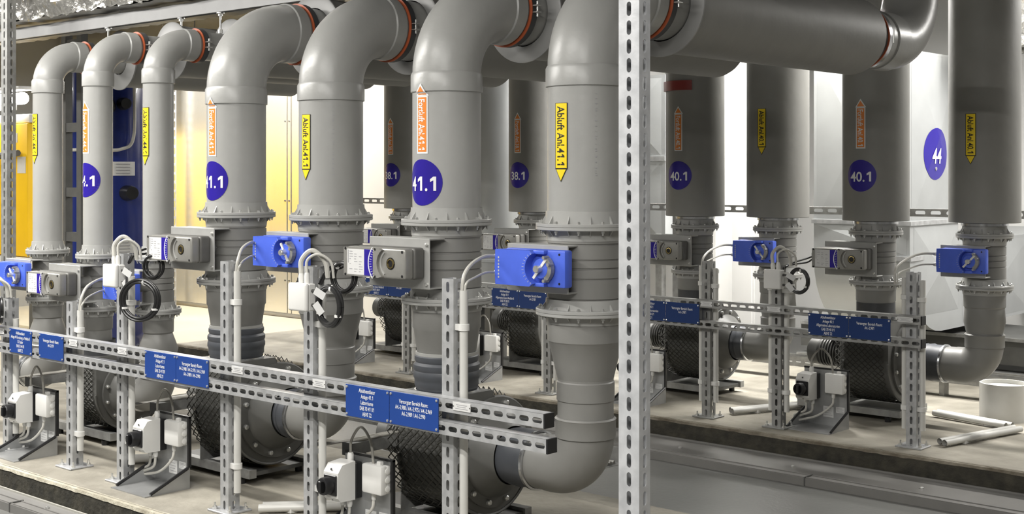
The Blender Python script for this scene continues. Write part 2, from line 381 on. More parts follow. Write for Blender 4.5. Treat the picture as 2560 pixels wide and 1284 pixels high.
def stickers(root, r, kind, code, z_top, z_bot, disc=None, zcol=9.0, over=0.0, dr=0.079, dim=False):
    """arrow label that reads downwards on the side of the pipe facing the aisle, and the round number disc"""
    def fn(off):
        def g(s, z):
            rr = r + off + (over if z > zcol - 0.004 else 0.0); a = -PI / 2 + s / r
            return (rr * math.cos(a), rr * math.sin(a), z)
        return g
    w = 0.0235; tri = 0.043
    if kind == 'F':
        zr = z_top - tri; base = 'print_white'; fill = 'arrow_orange'; ink = 'print_white'; word = 'Fortluft Anl.' + code
        tri_pts = [(-w - 0.006, zr), (w + 0.006, zr), (0, z_top)]; z0, z1 = z_bot, zr
    else:
        zr = z_bot + tri; base = 'print_black'; fill = 'arrow_yellow'; ink = 'print_black'; word = 'Abluft Anl.' + code
        tri_pts = [(w, zr), (-w, zr), (0, z_bot)]; z0, z1 = zr, z_top
    lab = MB(); g = fn(0.0012)
    subdiv_patch(lab, g, -w - 0.002, w + 0.002, z0 - 0.002, z1 - 0.0005, 6, 4)
    def tripatch(mb, pts, g, n=6):
        for i in range(n):
            t0, t1 = i / n, (i + 1) / n
            q = lambda a, b, t: (a[0] + (b[0] - a[0]) * t, a[1] + (b[1] - a[1]) * t)
            A0, A1 = q(pts[0], pts[2], t0), q(pts[0], pts[2], t1); B0, B1 = q(pts[1], pts[2], t0), q(pts[1], pts[2], t1)
            vs = [g(*A0), g((A0[0] + B0[0]) / 2, A0[1]), g(*B0), g(*B1), g((A1[0] + B1[0]) / 2, A1[1]), g(*A1)]
            mb.add(vs, [(0, 1, 4, 5), (1, 2, 3, 4)])
    tripatch(lab, tri_pts, g)
    lo = lab.build('arrow_label', base, root, smooth=0)
    lo['label'] = ('orange arrow sticker reading ' if kind == 'F' else 'yellow arrow sticker reading ') + word
    inn = MB(); g2 = fn(0.0020); e = 0.0045 if kind == 'F' else 0.0022
    subdiv_patch(inn, g2, -w + e - 0.001, w - e + 0.001, z0 + e, z1 - e, 6, 4)
    cx = sum(p[0] for p in tri_pts) / 3; cz = sum(p[1] for p in tri_pts) / 3; sc = 0.66 if kind == 'F' else 0.82
    tripatch(inn, [(cx + (p[0] - cx) * sc, cz + (p[1] - cz) * sc) for p in tri_pts], g2)
    inn.build('label_colour', fill, lo, smooth=0)
    tx = MB(); g3 = fn(0.0028); L = z1 - z0; size = 0.040
    vs, fs = text_geo(word); wid = max(v[0] for v in vs) - min(v[0] for v in vs)
    sx = (L - 0.022) / (wid * size); zc = (z0 + z1) / 2
    tx.add([g3(y * size, zc - x * size * sx) for x, y in vs], fs)
    tx.build('lettering', ink, lo, smooth=0)
    if disc is not None:
        d = MB(); n = 40; vs = [fn(0.0012)(0, disc)]; fs = []
        for ring in range(1, 7):
            for q in range(n):
                a = 2 * PI * q / n; vs.append(fn(0.0012)(dr * ring / 6 * math.cos(a), disc + dr * ring / 6 * math.sin(a)))
        for q in range(n): fs.append((0, 1 + q, 1 + (q + 1) % n))
        for ring in range(5):
            for q in range(n):
                fs.append((1 + ring * n + q, 1 + (ring + 1) * n + q, 1 + (ring + 1) * n + (q + 1) % n, 1 + ring * n + (q + 1) % n))
        do = d.add(vs, fs).build('number_disc', 'disc_blue', root, smooth=0)
        do['label'] = 'round blue sticker with the number ' + code
        t2 = MB(); g4 = fn(0.0024)
        wrap_text(t2, code, 0.068, lambda x, y: g4(x - 0.002, disc + y - 0.004), 0.98).build('lettering', 'print_white', do, smooth=0)
def print_line(root, r, ang, z0, z1):
    mb = MB(); z = z1; rnd = random.Random(3)
    while z > z0:
        h = rnd.choice((0.003, 0.005, 0.007)); a0 = ang - 0.03; a1 = ang + rnd.choice((0.0, 0.015, 0.03)); rr = r + 0.0008
        mb.add([(rr * math.cos(a), rr * math.sin(a), q) for a, q in ((a0, z), (a1, z), (a1, z - h * 0.6), (a0, z - h * 0.6))], [(0, 1, 2, 3)])
        z -= h + rnd.choice((0.003, 0.004, 0.012))
    mb.build('maker_print', 'print_grey', root, smooth=0)
def elbow_top(root, r, z_axis, R, run0, run1, r_ins, z_sock, end_elbow=None, sock=True):
    """bend from the upright pipe into the ceiling run, its clamp with orange seal, and the lagged run behind the round end plate"""
    z0 = z_axis - R
    fn = lambda c, q, a: (0, R - q * math.cos(a), z0 + q * math.sin(a))
    pts = [(0, 0, z_sock - 0.005)] + arc_pts(None, R, 0, 90, 16, fn) + [(0, R + 0.03, z_axis)]
    MB().tube(pts, r, 40, False).build('elbow', 'pvc', root)
    yb = R + 0.03
    if sock:
        MB().lathe([(r, 0), (r + 0.006, 0.004), (r + 0.006, 0.055), (r, 0.058)], (0, yb - 0.045, z_axis), 'y', 40, False).build('elbow_socket', 'pvc', root)
    MB().lathe([(r - 0.002, 0), (r - 0.002, run0 - yb + 0.01)], (0, yb, z_axis), 'y', 40, False).build('spigot', 'pvc', root)
    b = yb + 0.02
    MB().lathe([(r, 0.001), (r + 0.012, 0.002), (r + 0.012, 0.006), (r, 0.008)], (0, b, z_axis), 'y', 44, False).build('seal_ring', 'seal_orange', root)
    MB().lathe([(r, 0.0), (r + 0.010, 0.0), (r + 0.011, 0.025), (r, 0.028)], (0, b + 0.009, z_axis), 'y', 44, False).build('clamp_band', 'rubber', root)
    cl = MB()
    for dz in (0.012, -0.012):
        cl.rbox(r + 0.008, r + 0.030, b + 0.008, b + 0.034, z_axis + dz - 0.0025, z_axis + dz + 0.0025, 0.001, 1)
    cl.lathe([(0.004, -0.028), (0.004, 0.028)], (r + 0.021, b + 0.021, z_axis), 'z', 8).build('clamp_screw', 'bolt_zinc', root)
    MB().lathe([(r + 0.003, 0.0), (r_ins + 0.010, 0.0), (r_ins + 0.016, 0.003), (r_ins + 0.016, 0.010), (r + 0.002, 0.014)], (0, run0, z_axis), 'y', 48, False).build('end_plate', 'insulation_disc', root)
    MB().lathe([(r_ins, 0.0), (r_ins, run1 - run0 - 0.014), (r + 0.002, run1 - run0 - 0.010)], (0, run0 + 0.012, z_axis), 'y', 48, False).build('lagged_run', 'insulation', root)
    if end_elbow:
        R2 = end_elbow; fn = lambda c, q, a: (0, run1 + 0.33 + q * math.sin(a), z_axis + q - q * math.cos(a))
        p2 = [(0, run1 - 0.03, z_axis)] + arc_pts(None, R2, 0, 90, 14, fn) + [(0, run1 + 0.33 + R2, 2.94)]
        MB().tube(p2, r, 36, False).build('riser_elbow', 'pvc', root)
        MB().lathe([(r, 0.0), (r + 0.011, 0.0), (r + 0.011, 0.030), (r, 0.030)], (0, run1 + 0.09, z_axis), 'y', 44, False).build('clamp_band', 'steel', root)
        MB().lathe([(r, 0.0), (r + 0.006, 0.003), (r + 0.006, 0.12), (r, 0.123)], (0, run1 + 0.20, z_axis), 'y', 44, False).build('elbow_socket', 'pvc', root)
        MB().lathe([(0.004, -0.03), (0.004, 0.03)], (r + 0.02, run1 + 0.105, z_axis), 'z', 8).build('clamp_screw', 'bolt_zinc', root)
        MB().lathe([(r + 0.006, 0.0), (r + 0.013, 0.0), (r + 0.013, 0.006), (r + 0.006, 0.006)], (0, run1 + 0.082, z_axis), 'y', 44, False).build('seal_ring', 'seal_orange', root)
def damper(root, r, R, zU, zL):
    flange(root, r, R, zU); flange(root, r, R, zL, hub=0.042)
    h = zU - zL; q = r + 0.002
    prof = [(r - 0.002, zL), (q, zL + 0.012)]
    for t in (0.16, 0.40, 0.52, 0.62, 0.80):
        z = zL + h * t
        prof += [(q, z - 0.004), (q - 0.004, z - 0.002), (q - 0.004, z + 0.001), (q, z + 0.003)]
    prof += [(q, zU - 0.012), (r - 0.002, zU)]
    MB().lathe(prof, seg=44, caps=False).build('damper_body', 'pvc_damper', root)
def hose_clamp(root, r, z, m='steel', axis='z', c=(0, 0, 0)):
    MB().lathe([(r, 0), (r + 0.004, 0.001), (r + 0.004, 0.011), (r, 0.012)], (c[0], c[1], c[2] + z) if axis == 'z' else c, axis, 40, False).build('hose_clamp', m, root)
def pipe_F(x, y, r, R, zU, zL, zcol, z_axis, bend, r2, z_out, name_label, code, lab, run, group, ins_top=None):
    """outlet pipe: fan neck, flexible sleeve, reducer, damper, upright pipe"""
    t = thing('exhaust_pipe', name_label, 'pipe', (x, y, 0), group)
    damper(t, r, R, zU, zL)
    zs = zL - 0.095
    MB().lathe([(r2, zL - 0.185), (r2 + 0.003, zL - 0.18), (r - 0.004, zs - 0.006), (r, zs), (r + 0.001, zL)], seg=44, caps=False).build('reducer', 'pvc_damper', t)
    zt = zL - 0.185
    hose_clamp(t, r2 + 0.004, zt - 0.006, 'bracket_grey')
    n = 5; prof = []
    H = zt - z_out
    for i in range(n + 1):
        z = z_out + H * i / n; bul = 0.012 * math.sin(PI * min(1, max(0, (z - z_out) / H)))
        prof += [(r2 + 0.001 + bul, z), (r2 + 0.0045 + bul, z + H / n * 0.25), (r2 + 0.004 + bul, z + H / n * 0.7)] if i < n else [(r2 + 0.003, z)]
    MB().lathe(prof, seg=40, caps=False).build('flexible_sleeve', 'flex_sleeve', t)
    hose_clamp(t, r2 + 0.008, z_out + 0.01)
    upper(t, r, zU, zcol, z_axis, bend, run, ins_top)
    zc = zcol if not ins_top else 9.0
    stickers(t, ins_top or r, 'F', code, lab[0], lab[1], lab[2], zc, 0.0075, min(0.079, 0.079))
    return t
def upper(t, r, zU, zcol, z_axis, bend, run, ins_top):
    if ins_top is None:
        MB().lathe([(r, zU), (r, zcol + 0.01)], seg=44, caps=False).build('pipe_body', 'pvc', t)
        MB().lathe([(r, zcol - 0.002), (r + 0.006, zcol), (r + 0.006, zcol + 0.058), (r + 0.001, zcol + 0.068)], seg=44, caps=False).build('collar', 'pvc', t)
        elbow_top(t, r, z_axis, bend, *run[:2], r_ins=run[2], z_sock=zcol + 0.06, end_elbow=run[3] if len(run) > 3 else None)
    else:
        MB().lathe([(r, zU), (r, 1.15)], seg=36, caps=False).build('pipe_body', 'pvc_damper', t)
        MB().lathe([(r, 0), (r + 0.012, 0.002), (r + 0.012, 0.014), (r, 0.016)], (0, 0, 1.108), 'z', 40, False).build('metal_ring', 'steel', t)
        MB().lathe([(r, 1.126), (ins_top - 0.002, 1.126), (ins_top, 1.128), (ins_top, 2.94)], seg=48, caps=False).build('lagging', 'insulation', t)
def pipe_A(x, y, r, R, zU, zL, zcol, z_axis, bend, r2, z_fan, x_fan, name_label, code, lab, run, group, ins_top=None):
    """inlet pipe: upright pipe, damper, reducer, bottom bend and sleeve into the fan"""
    t = thing('exhaust_pipe', name_label, 'pipe', (x, y, 0), group)
    damper(t, r, R, zU, zL)
    zs = zL - 0.095
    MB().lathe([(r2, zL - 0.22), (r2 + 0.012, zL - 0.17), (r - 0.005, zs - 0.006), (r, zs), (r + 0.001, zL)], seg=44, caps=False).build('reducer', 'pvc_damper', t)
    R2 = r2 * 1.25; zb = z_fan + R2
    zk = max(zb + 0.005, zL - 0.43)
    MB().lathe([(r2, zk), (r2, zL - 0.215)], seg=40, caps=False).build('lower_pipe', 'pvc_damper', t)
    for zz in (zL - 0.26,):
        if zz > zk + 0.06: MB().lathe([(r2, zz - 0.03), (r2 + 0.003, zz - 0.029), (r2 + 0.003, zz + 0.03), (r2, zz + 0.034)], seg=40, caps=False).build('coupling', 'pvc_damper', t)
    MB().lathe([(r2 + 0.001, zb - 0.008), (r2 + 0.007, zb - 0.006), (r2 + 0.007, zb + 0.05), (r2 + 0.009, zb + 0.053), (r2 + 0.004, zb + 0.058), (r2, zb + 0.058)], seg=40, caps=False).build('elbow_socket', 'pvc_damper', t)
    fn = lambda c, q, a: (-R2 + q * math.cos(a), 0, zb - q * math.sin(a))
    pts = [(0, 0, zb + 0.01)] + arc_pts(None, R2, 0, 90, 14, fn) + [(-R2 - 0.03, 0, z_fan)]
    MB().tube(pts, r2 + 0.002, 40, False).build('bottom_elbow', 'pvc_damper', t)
    xs = -R2 - 0.02; xe = x_fan - x
    ln = xs - xe
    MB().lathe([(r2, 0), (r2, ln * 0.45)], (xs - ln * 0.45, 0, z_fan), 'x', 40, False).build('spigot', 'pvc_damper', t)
    MB().lathe([(r2 + 0.002, 0), (r2 + 0.009, 0.002), (r2 + 0.009, 0.012), (r2 + 0.002, 0.014)], (xs - ln * 0.40, 0, z_fan), 'x', 40, False).build('hose_clamp', 'steel', t)
    MB().lathe([(r2 + 0.002, 0), (r2 + 0.006, ln * 0.12), (r2 + 0.004, ln * 0.16), (r2 + 0.008, ln * 0.30), (r2 + 0.004, ln * 0.36), (r2 + 0.004, ln * 0.62)], (xe, 0, z_fan), 'x', 40, False).build('flexible_sleeve', 'flex_sleeve', t)
    upper(t, r, zU, zcol, z_axis, bend, run, ins_top)
    stickers(t, ins_top or r, 'A', code, lab[0], lab[1])
    return t

# ------------------------------------------------------------------ fans
def fan(x, y, yF, z, k, w, label, group, motor=True, dark=True):
    """scroll fan whose shaft lies along the row; k scales the scroll"""
    t = thing('exhaust_fan', label, 'fan', (x, y, ZP), group)
    h = z - ZP
    out = []
    for i in range(40):
        th = 270 * i / 39; rr = (0.185 + 0.040 * th / 270) * k; a = math.radians(th)
        out.append((rr * math.sin(a), rr * math.cos(a)))
    neck = yF - y
    out += [(-0.225 * k, 0.19 * k), (neck - 0.105 * k, 0.215 * k), (neck + 0.105 * k, 0.215 * k)]
    MB().prism(out, lambda u, v, d: (d, u, h + v), -w / 2, w / 2).build('scroll_casing', 'fan_casing', t, smooth=40)
    MB().lathe([(0.098 * k, 0.20 * k), (0.098 * k, 0.30 * k)], (0, neck, h), 'z', 36, False).build('outlet_neck', 'rubber', t)
    f = MB().lathe([(0.19 * k, 0), (0.19 * k, 0.012), (0.155 * k, 0.014), (0.15 * k, 0.03), (0.105 * k, 0.075), (0.100 * k, 0.09)], (w / 2, 0, h), 'x', 44, False).build('inlet_cone', 'fan_casing', t)
    bm_ = cached(('fb', k), lambda: MB().lathe([(0.010 * k, 0), (0.010 * k, 0.011), (0.006 * k, 0.014)], axis='x', seg=8).mesh('bolt', 'bolt_zinc'))
    for i in range(12):
        a = 2 * PI * (i + 0.5) / 12
        link('bolt', bm_, f, (w / 2 + 0.012, 0.172 * k * math.cos(a), h + 0.172 * k * math.sin(a)))
    for sgn in (-1, 1):
        ring = [(o[0] * 1.02, o[1] * 1.02) for o in out[:40]]
        MB().tube([(sgn * w / 2, u, h + v) for u, v in ring], 0.006 * k, 6, True).build('casing_rim', 'fan_casing', t)
    # wire net over the front of the casing
    path = [(o[0] * 1.05, o[1] * 1.05) for o in out[16:40]] + [(-0.238 * k, 0.05 * k), (-0.238 * k, 0.12 * k), (-0.236 * k, 0.19 * k)]
    cum = [0]
    for i in range(1, len(path)): cum.append(cum[-1] + math.dist(path[i], path[i - 1]))
    def at(s):
        s = max(0, min(cum[-1], s))
        for i in range(1, len(cum)):
            if s <= cum[i]:
                q = (s - cum[i - 1]) / max(1e-9, cum[i] - cum[i - 1])
                return (path[i - 1][0] + (path[i][0] - path[i - 1][0]) * q, path[i - 1][1] + (path[i][1] - path[i - 1][1]) * q)
        return path[-1]
    ns = int(cum[-1] / (0.030 * k)); nx = int((w + 0.05) / 0.018)
    net = MB(); x0 = -w / 2 - 0.045; x1 = w / 2 - 0.02
    rnd = random.Random(int(abs(x) * 100))
    for j in range(nx):
        for i in range(ns):
            for sg in (-1, 1):
                s0 = (i + 0.5 * (j % 2)) * cum[-1] / ns; s1 = s0 + sg * 0.5 * cum[-1] / ns
                if s1 < 0 or s1 > cum[-1]: continue
                xa = x0 + (x1 - x0) * j / nx; xb = x0 + (x1 - x0) * (j + 1) / nx
                pa, pb = at(s0), at(s1)
                A = Vector((xa, pa[0], h + pa[1])); B = Vector((xb, pb[0], h + pb[1]))
                A += Vector((0, -0.003 * (j % 2), rnd.uniform(-0.003, 0.003)))
                net.tube([A, B], 0.0024, 3, False)
    no = net.build('wire_net', 'net', t, smooth=0); no['kind'] = 'stuff'
    # fringe of net standing proud at the top
    fr = MB()
    for row in range(5):
        xx = x0 + (x1 - x0) * row / 5; zig = []
        for i in range(25):
            a = math.radians(-2 + 95 * i / 24); q = (0.190 + 0.012 * a) * k * (1.03 if i % 2 else 1.12)
            zig.append((xx + (0.012 if i % 2 else 0.0), q * math.sin(a), h + q * math.cos(a)))
        fr.tube(zig, 0.0026, 4, False)
    fo = fr.build('net_fringe', 'net', t, smooth=0); fo['kind'] = 'stuff'
    # pedestal, base rails, feet, motor
    for yy in (-0.16 * k, 0.13 * k):
        MB().box(-w / 2 - 0.30, w / 2 + 0.03, yy, yy + 0.035, 0.028, 0.062).build('base_rail', 'galvanised_dull', t, smooth=0)
        for xx in (-w / 2 - 0.24, w / 2 - 0.04):
            MB().lathe([(0.016, 0.0), (0.016, 0.022), (0.008, 0.022), (0.008, 0.03)], (xx, yy + 0.017, 0), 'z', 12).build('rubber_foot', 'black_plastic', t)
    MB().box(-w / 2 - 0.28, w / 2 + 0.02, -0.155 * k + 0.03, 0.14 * k, 0.034, 0.050).build('base_tray', 'dark_steel', t, smooth=0)  # sheet base, made solid and dark to deepen the shade below the fan
    MB().box(-w / 2 - 0.05, -w / 2 - 0.046, -0.17 * k, 0.15 * k, 0.06, h + 0.10 * k).build('pedestal', 'galvanised_dull', t, smooth=0)
    if motor:
        prof = [(0.0, -0.26), (0.062 * k, -0.258), (0.07 * k, -0.25), (0.07 * k, -0.20)]
        for i in range(9):
            q = -0.19 + i * 0.016
            prof += [(0.060 * k, q), (0.060 * k, q + 0.006), (0.074 * k, q + 0.006), (0.074 * k, q + 0.012)]
        prof += [(0.05 * k, -0.02), (0.0, -0.02)]
        mo = MB().lathe(prof, (-w / 2 - 0.04, 0, h), 'x', 28, False).build('motor', 'dark_steel', t)
        MB().rbox(-w / 2 - 0.17, -w / 2 - 0.08, -0.045 * k, 0.045 * k, h + 0.07 * k, h + 0.125 * k, 0.005).build('terminal_box', 'cast_dark', mo)
    return t

# ------------------------------------------------------------------ damper actuators
def actuator_blue(x, y, z, yp, label, sx=1.0, pointer=50, cables=None, group=None):
    """x, z: damper shaft; y: front of the bracket web; yp: how far back the bracket reaches"""
    t = thing('damper_actuator', label, 'actuator', (x, y, z), group)
    d = yp - y
    br = MB().rbox(-0.195 * sx, 0.062 * sx, 0, 0.006, -0.082, 0.072, 0.002, 1)
    br.rbox(-0.195 * sx, 0.062 * sx, 0.001, d, 0.066, 0.072, 0.002, 1).rbox(-0.10 * sx, 0.062 * sx, 0.001, d, -0.082, -0.076, 0.002, 1)
    br.build('bracket', 'bracket_grey', t)
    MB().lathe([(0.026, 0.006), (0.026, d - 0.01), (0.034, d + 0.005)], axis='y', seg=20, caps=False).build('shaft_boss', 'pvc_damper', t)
    L, Rr = -0.180 * sx, 0.083 * sx
    base = MB().rbox(L + 0.01, Rr, -0.040, -0.001, -0.059, 0.059, 0.007, 2).build('housing', 'actuator_blue', t)
    # raised block with a bowl cut round the shaft
    pts = [(L, -0.056), (L - 0.003, 0.0), (L, 0.056), (-0.036 * sx, 0.057)]
    for i in range(11):
        a = math.radians(118 + 124 * i / 10); pts.append((0.004 + 0.058 * math.cos(a) * sx, 0.058 * math.sin(a) * 0.93))
    pts += [(-0.036 * sx, -0.057)]
    MB().prism(pts, lambda u, v, dd: (u, dd, v), -0.074, -0.030).build('cover_block', 'actuator_blue', base, smooth=50)
    for sg in (-1, 1):
        MB().rbox(-0.036 * sx, 0.012, -0.058, -0.03, sg * 0.058 if sg < 0 else 0.045, -0.045 if sg < 0 else 0.058, 0.004, 2).build('cover_lug', 'actuator_blue', base)
    MB().lathe([(0.032, -0.036), (0.032, -0.060), (0.029, -0.063), (0.0, -0.063)][::1], axis='y', seg=32).build('clutch_ring', 'actuator_blue', t)
    MB().lathe([(0.0115, -0.06), (0.0115, -0.084), (0.010, -0.086), (0.0, -0.086)], axis='y', seg=18).build('shaft', 'bolt_zinc', t)
    a = math.radians(pointer); ca, sa = math.cos(a), math.sin(a)
    pm = MB()
    for s0, s1 in ((0.012, 0.040), (-0.040, -0.012)):
        pm.prism([(s0, -0.0045), (s1, -0.0045), (s1, 0.0045), (s0, 0.0045)], lambda u, v, dd: (u * ca - v * sa, dd, u * sa + v * ca), -0.067, -0.062)
    pm.build('pointer', 'white_plastic', t)
    cm = MB()
    for i in range(9):
        g = math.radians(-62 + 124 * i / 8); g2 = math.radians(-62 + 124 * (i + 1) / 8)
        if i < 8: cm.prism([(0.030 * math.cos(g), 0.030 * math.sin(g)), (0.045 * math.cos(g), 0.045 * math.sin(g)), (0.045 * math.cos(g2), 0.045 * math.sin(g2)), (0.030 * math.cos(g2), 0.030 * math.sin(g2))], lambda u, v, dd: (u, dd, v), -0.062, -0.045)
    for g in (58, 20, -58):
        q = math.radians(g); cm.lathe([(0.0055, -0.075), (0.0055, -0.05)], (0.043 * math.cos(q), 0, 0.043 * math.sin(q)), 'y', 10)
    cm.build('shaft_clamp', 'galvanised_dull', t)
    for zz in (0.046, -0.046):
        MB().lathe([(0.004, -0.0405), (0.004, -0.039)], (0.060 * sx, 0, zz), 'y', 10).build('screw_hole', 'black_plastic', t)
    lg = MB()
    for i in range(7):
        lg.box(L + 0.012, L + 0.017, -0.0746, -0.0738, -0.036 + i * 0.0105, -0.036 + i * 0.0105 + 0.006)
    for i in range(12):
        q = math.radians(120 + 120 * i / 11)
        lg.prism([(0.063, -0.0006), (0.071, -0.0006), (0.071, 0.0006), (0.063, 0.0006)], lambda u, v, dd: (0.004 + (u * math.cos(q) - v * math.sin(q)) * sx, dd, (u * math.sin(q) + v * math.cos(q)) * 0.8), -0.0746, -0.0738)
    lg.build('scale_print', 'cable_white', base, smooth=0)
    for zz in (0.030, -0.022):
        MB().lathe([(0.009, L - 0.026), (0.010, L - 0.012), (0.010, L + 0.004)], (0, -0.045, zz), 'x', 12).build('cable_gland', 'white_plastic', t)
    if cables:
        for i, zz in enumerate((0.030, -0.022)):
            tx, ty, tz = cables; p0 = Vector((L - 0.02, -0.045, zz)); p3 = Vector((tx - x + (0.006 if i else -0.006), ty - y, tz - z))
            hz = p0.z - p3.z
            c1 = p0 + Vector(((p3.x - p0.x) * 0.35 - 0.012, (p3.y - p0.y) * 0.30, 0.004)); c2 = p0.lerp(p3, 0.72); c2.z = p3.z + hz * 0.86
            c3 = p3 + Vector((0, (p0.y - p3.y) * 0.04, max(0.02, hz * 0.5)))
            MB().tube(bez([p0, c1, c2, c3, p3, p3 - Vector((0, 0, 0.03))], 8), 0.0060 if i == 0 else 0.0040, 8).build('cable', 'cable_white', t)
    return t
def actuator_grey(x, y, z, yp, label, sx=1.0, group=None, coil=None):
    t = thing('damper_actuator', label, 'actuator', (x, y, z), group)
    d = yp - y
    br = MB().rbox(-0.205 * sx, 0.092 * sx, 0, 0.005, -0.088, 0.082, 0.002, 1)
    br.rbox(-0.175 * sx, 0.092 * sx, 0.001, d, 0.076, 0.082, 0.002, 1).rbox(-0.10 * sx, 0.092 * sx, 0.001, d, -0.088, -0.082, 0.002, 1)
    br.build('bracket', 'bracket_grey', t)
    MB().lathe([(0.026, 0.006), (0.026, d - 0.01), (0.034, d + 0.005)], axis='y', seg=20, caps=False).build('shaft_boss', 'pvc_damper', t)
    for zz in (0.062, -0.070):
        MB().lathe([(0.006, 0.0), (0.006, -0.006), (0.0, -0.008)], (0.080 * sx, 0, zz), 'y', 8).build('screw', 'bolt_zinc', t)
    L, Rr = -0.226 * sx, 0.072 * sx
    body = MB().rbox(L + 0.012, Rr, -0.050, -0.001, -0.053, 0.053, 0.010, 3).build('housing', 'cast_dark', t)
    MB().rbox(L + 0.004, Rr - 0.004, -0.090, -0.048, -0.051, 0.051, 0.009, 3).build('cover', 'cast_grey', body)
    # raised left block with hollow edge round the shaft
    pts = [(L + 0.003, -0.048), (L + 0.003, 0.048), (-0.050 * sx, 0.049)]
    for i in range(9):
        a = math.radians(125 + 110 * i / 8); pts.append((0.002 + 0.060 * math.cos(a) * sx, 0.060 * math.sin(a) * 0.9))
    pts += [(-0.050 * sx, -0.049)]
    MB().prism(pts, lambda u, v, dd: (u, dd, v), -0.101, -0.085).build('raised_cover', 'cast_grey', body, smooth=50)
    pts2 = []
    for i in range(9):
        a = math.radians(128 + 104 * i / 8); pts2.append((0.002 + 0.052 * math.cos(a) * sx, 0.052 * math.sin(a) * 0.95))
    for i in range(9):
        a = math.radians(232 - 104 * i / 8); pts2.append((0.002 + 0.046 * math.cos(a) * sx, 0.046 * math.sin(a) * 0.95))
    MB().prism(pts2, lambda u, v, dd: (u, dd, v), -0.0935, -0.088).build('guide_rib', 'bracket_grey', body)
    pl = MB().box(L + 0.022 * sx, -0.118 * sx, -0.1018, -0.100, -0.043, 0.043).build('rating_label', 'paper', t, smooth=0)
    pr = MB(); rnd = random.Random(5)
    for i in range(9):
        zz = 0.034 - i * 0.0085
        for j in range(3):
            xx = L + 0.034 * sx + j * 0.024 * sx
            if rnd.random() < 0.75: pr.box(xx, xx + rnd.uniform(0.006, 0.018) * sx, -0.1022, -0.1017, zz, zz + 0.0022)
    pr.box(L + 0.026 * sx, L + 0.0295 * sx, -0.1022, -0.1017, -0.004, 0.040)
    pr.build('fine_print', 'print_grey', pl, smooth=0)
    bl = MB().box(-0.118 * sx, -0.076 * sx, -0.1018, -0.100, -0.044, 0.044).build('scale_label', 'disc_blue', t, smooth=0)
    sc = MB()
    for i in range(12):
        a0 = math.radians(146 + 68 * i / 12); a1 = math.radians(146 + 68 * (i + 1) / 12)
        q = lambda r_, a: (0.022 + r_ * math.cos(a) * sx, r_ * math.sin(a) * 0.78)
        sc.prism([q(0.117, a0), q(0.121, a0), q(0.121, a1), q(0.117, a1)], lambda u, v, dd: (u, dd, v), -0.1022, -0.1016)
        am = (a0 + a1) / 2
        sc.prism([q(0.104, am), q(0.114, am), q(0.114, am + 0.012), q(0.104, am + 0.012)], lambda u, v, dd: (u, dd, v), -0.1022, -0.1016)
    sc.build('scale_print', 'print_white', bl, smooth=0)
    MB().lathe([(0.0175, -0.0895), (0.0175, -0.0925), (0.013, -0.0935), (0.012, -0.0875), (0.0, -0.0875)], axis='y', seg=8, caps=False).build('hub_bush', 'brass', t)
    MB().lathe([(0.0205, -0.0890), (0.0205, -0.0908), (0.0, -0.0912)], axis='y', seg=24).build('hub_recess', 'black_plastic', t)
    for (sx_, sz_) in ((L + 0.012, 0.044), (L + 0.012, -0.044), (-0.066 * sx, 0.0455), (-0.066 * sx, -0.0455)):
        MB().lathe([(0.0048, -0.1005), (0.0048, -0.1018)], (sx_, 0, sz_), 'y', 10).build('screw', 'black_plastic', t)
    for sz_ in (0.040, -0.040):
        MB().lathe([(0.0048, -0.0895), (0.0048, -0.0908)], (Rr - 0.017, 0, sz_), 'y', 10).build('screw', 'black_plastic', t)
    for zz in (0.008, -0.008):
        MB().rbox(L - 0.012, L + 0.010, -0.075, -0.06, zz - 0.004, zz + 0.004, 0.001, 1).build('cable_clip', 'white_plastic', t)
    if coil:
        for i, zz in enumerate((0.004, -0.006)):
            p0 = Vector((L - 0.008, -0.066, zz)); p3 = Vector(coil) - Vector((x, y, z)); p3.x += 0.01 * i
            m1 = p0 + Vector((-0.035, -0.01, -0.012 - 0.01 * i)); m2 = p3 + Vector((0.03, 0.01, 0.05))
            MB().tube(bez([p0, m1, m2, p3], 8), 0.0045, 8).build('cable', 'black_cable', t)
    return t

# ------------------------------------------------------------------ slotted steel
def post(x, y, z0, z1, label, w=0.05, d=0.05, base=True, m='galvanised', group=None, pitch=0.05, name='slotted_post', a=0.010, r=0.0068):
    """upright channel with rows of long holes in the two faces towards the aisle; x, y is the front left corner"""
    t = thing(name, label, 'post', (x, y, z0), group)
    h = z1 - z0
    mb = MB().slotted((w / 2, 0, 0), (0, 0, 1), (1, 0, 0), (0, -1, 0), h, w, pitch, a, r)
    mb.slotted((w, d / 2, 0), (0, 0, 1), (0, 1, 0), (1, 0, 0), h, d, pitch, a, r)
    mb.box(0, 0.0025, 0.0025, d, 0, h).box(0.0025, w * 0.3, d - 0.0025, d, 0, h).box(w * 0.7, w - 0.0025, d - 0.0025, d, 0, h)
    mb.build('channel', m, t, smooth=0)
    if base:
        MB().rbox(-0.04, w + 0.035, -0.03, d + 0.03, 0.0, 0.008, 0.002, 1).build('base_plate', m, t)
        for (ax, ay) in ((-0.022, -0.008), (w + 0.02, -0.008), (w + 0.02, d + 0.012)):
            MB().lathe([(0.009, 0.008), (0.009, 0.016), (0.004, 0.016), (0.004, 0.03)], (ax, ay, 0), 'z', 6).build('anchor_bolt', 'bolt_zinc', t)
    return t
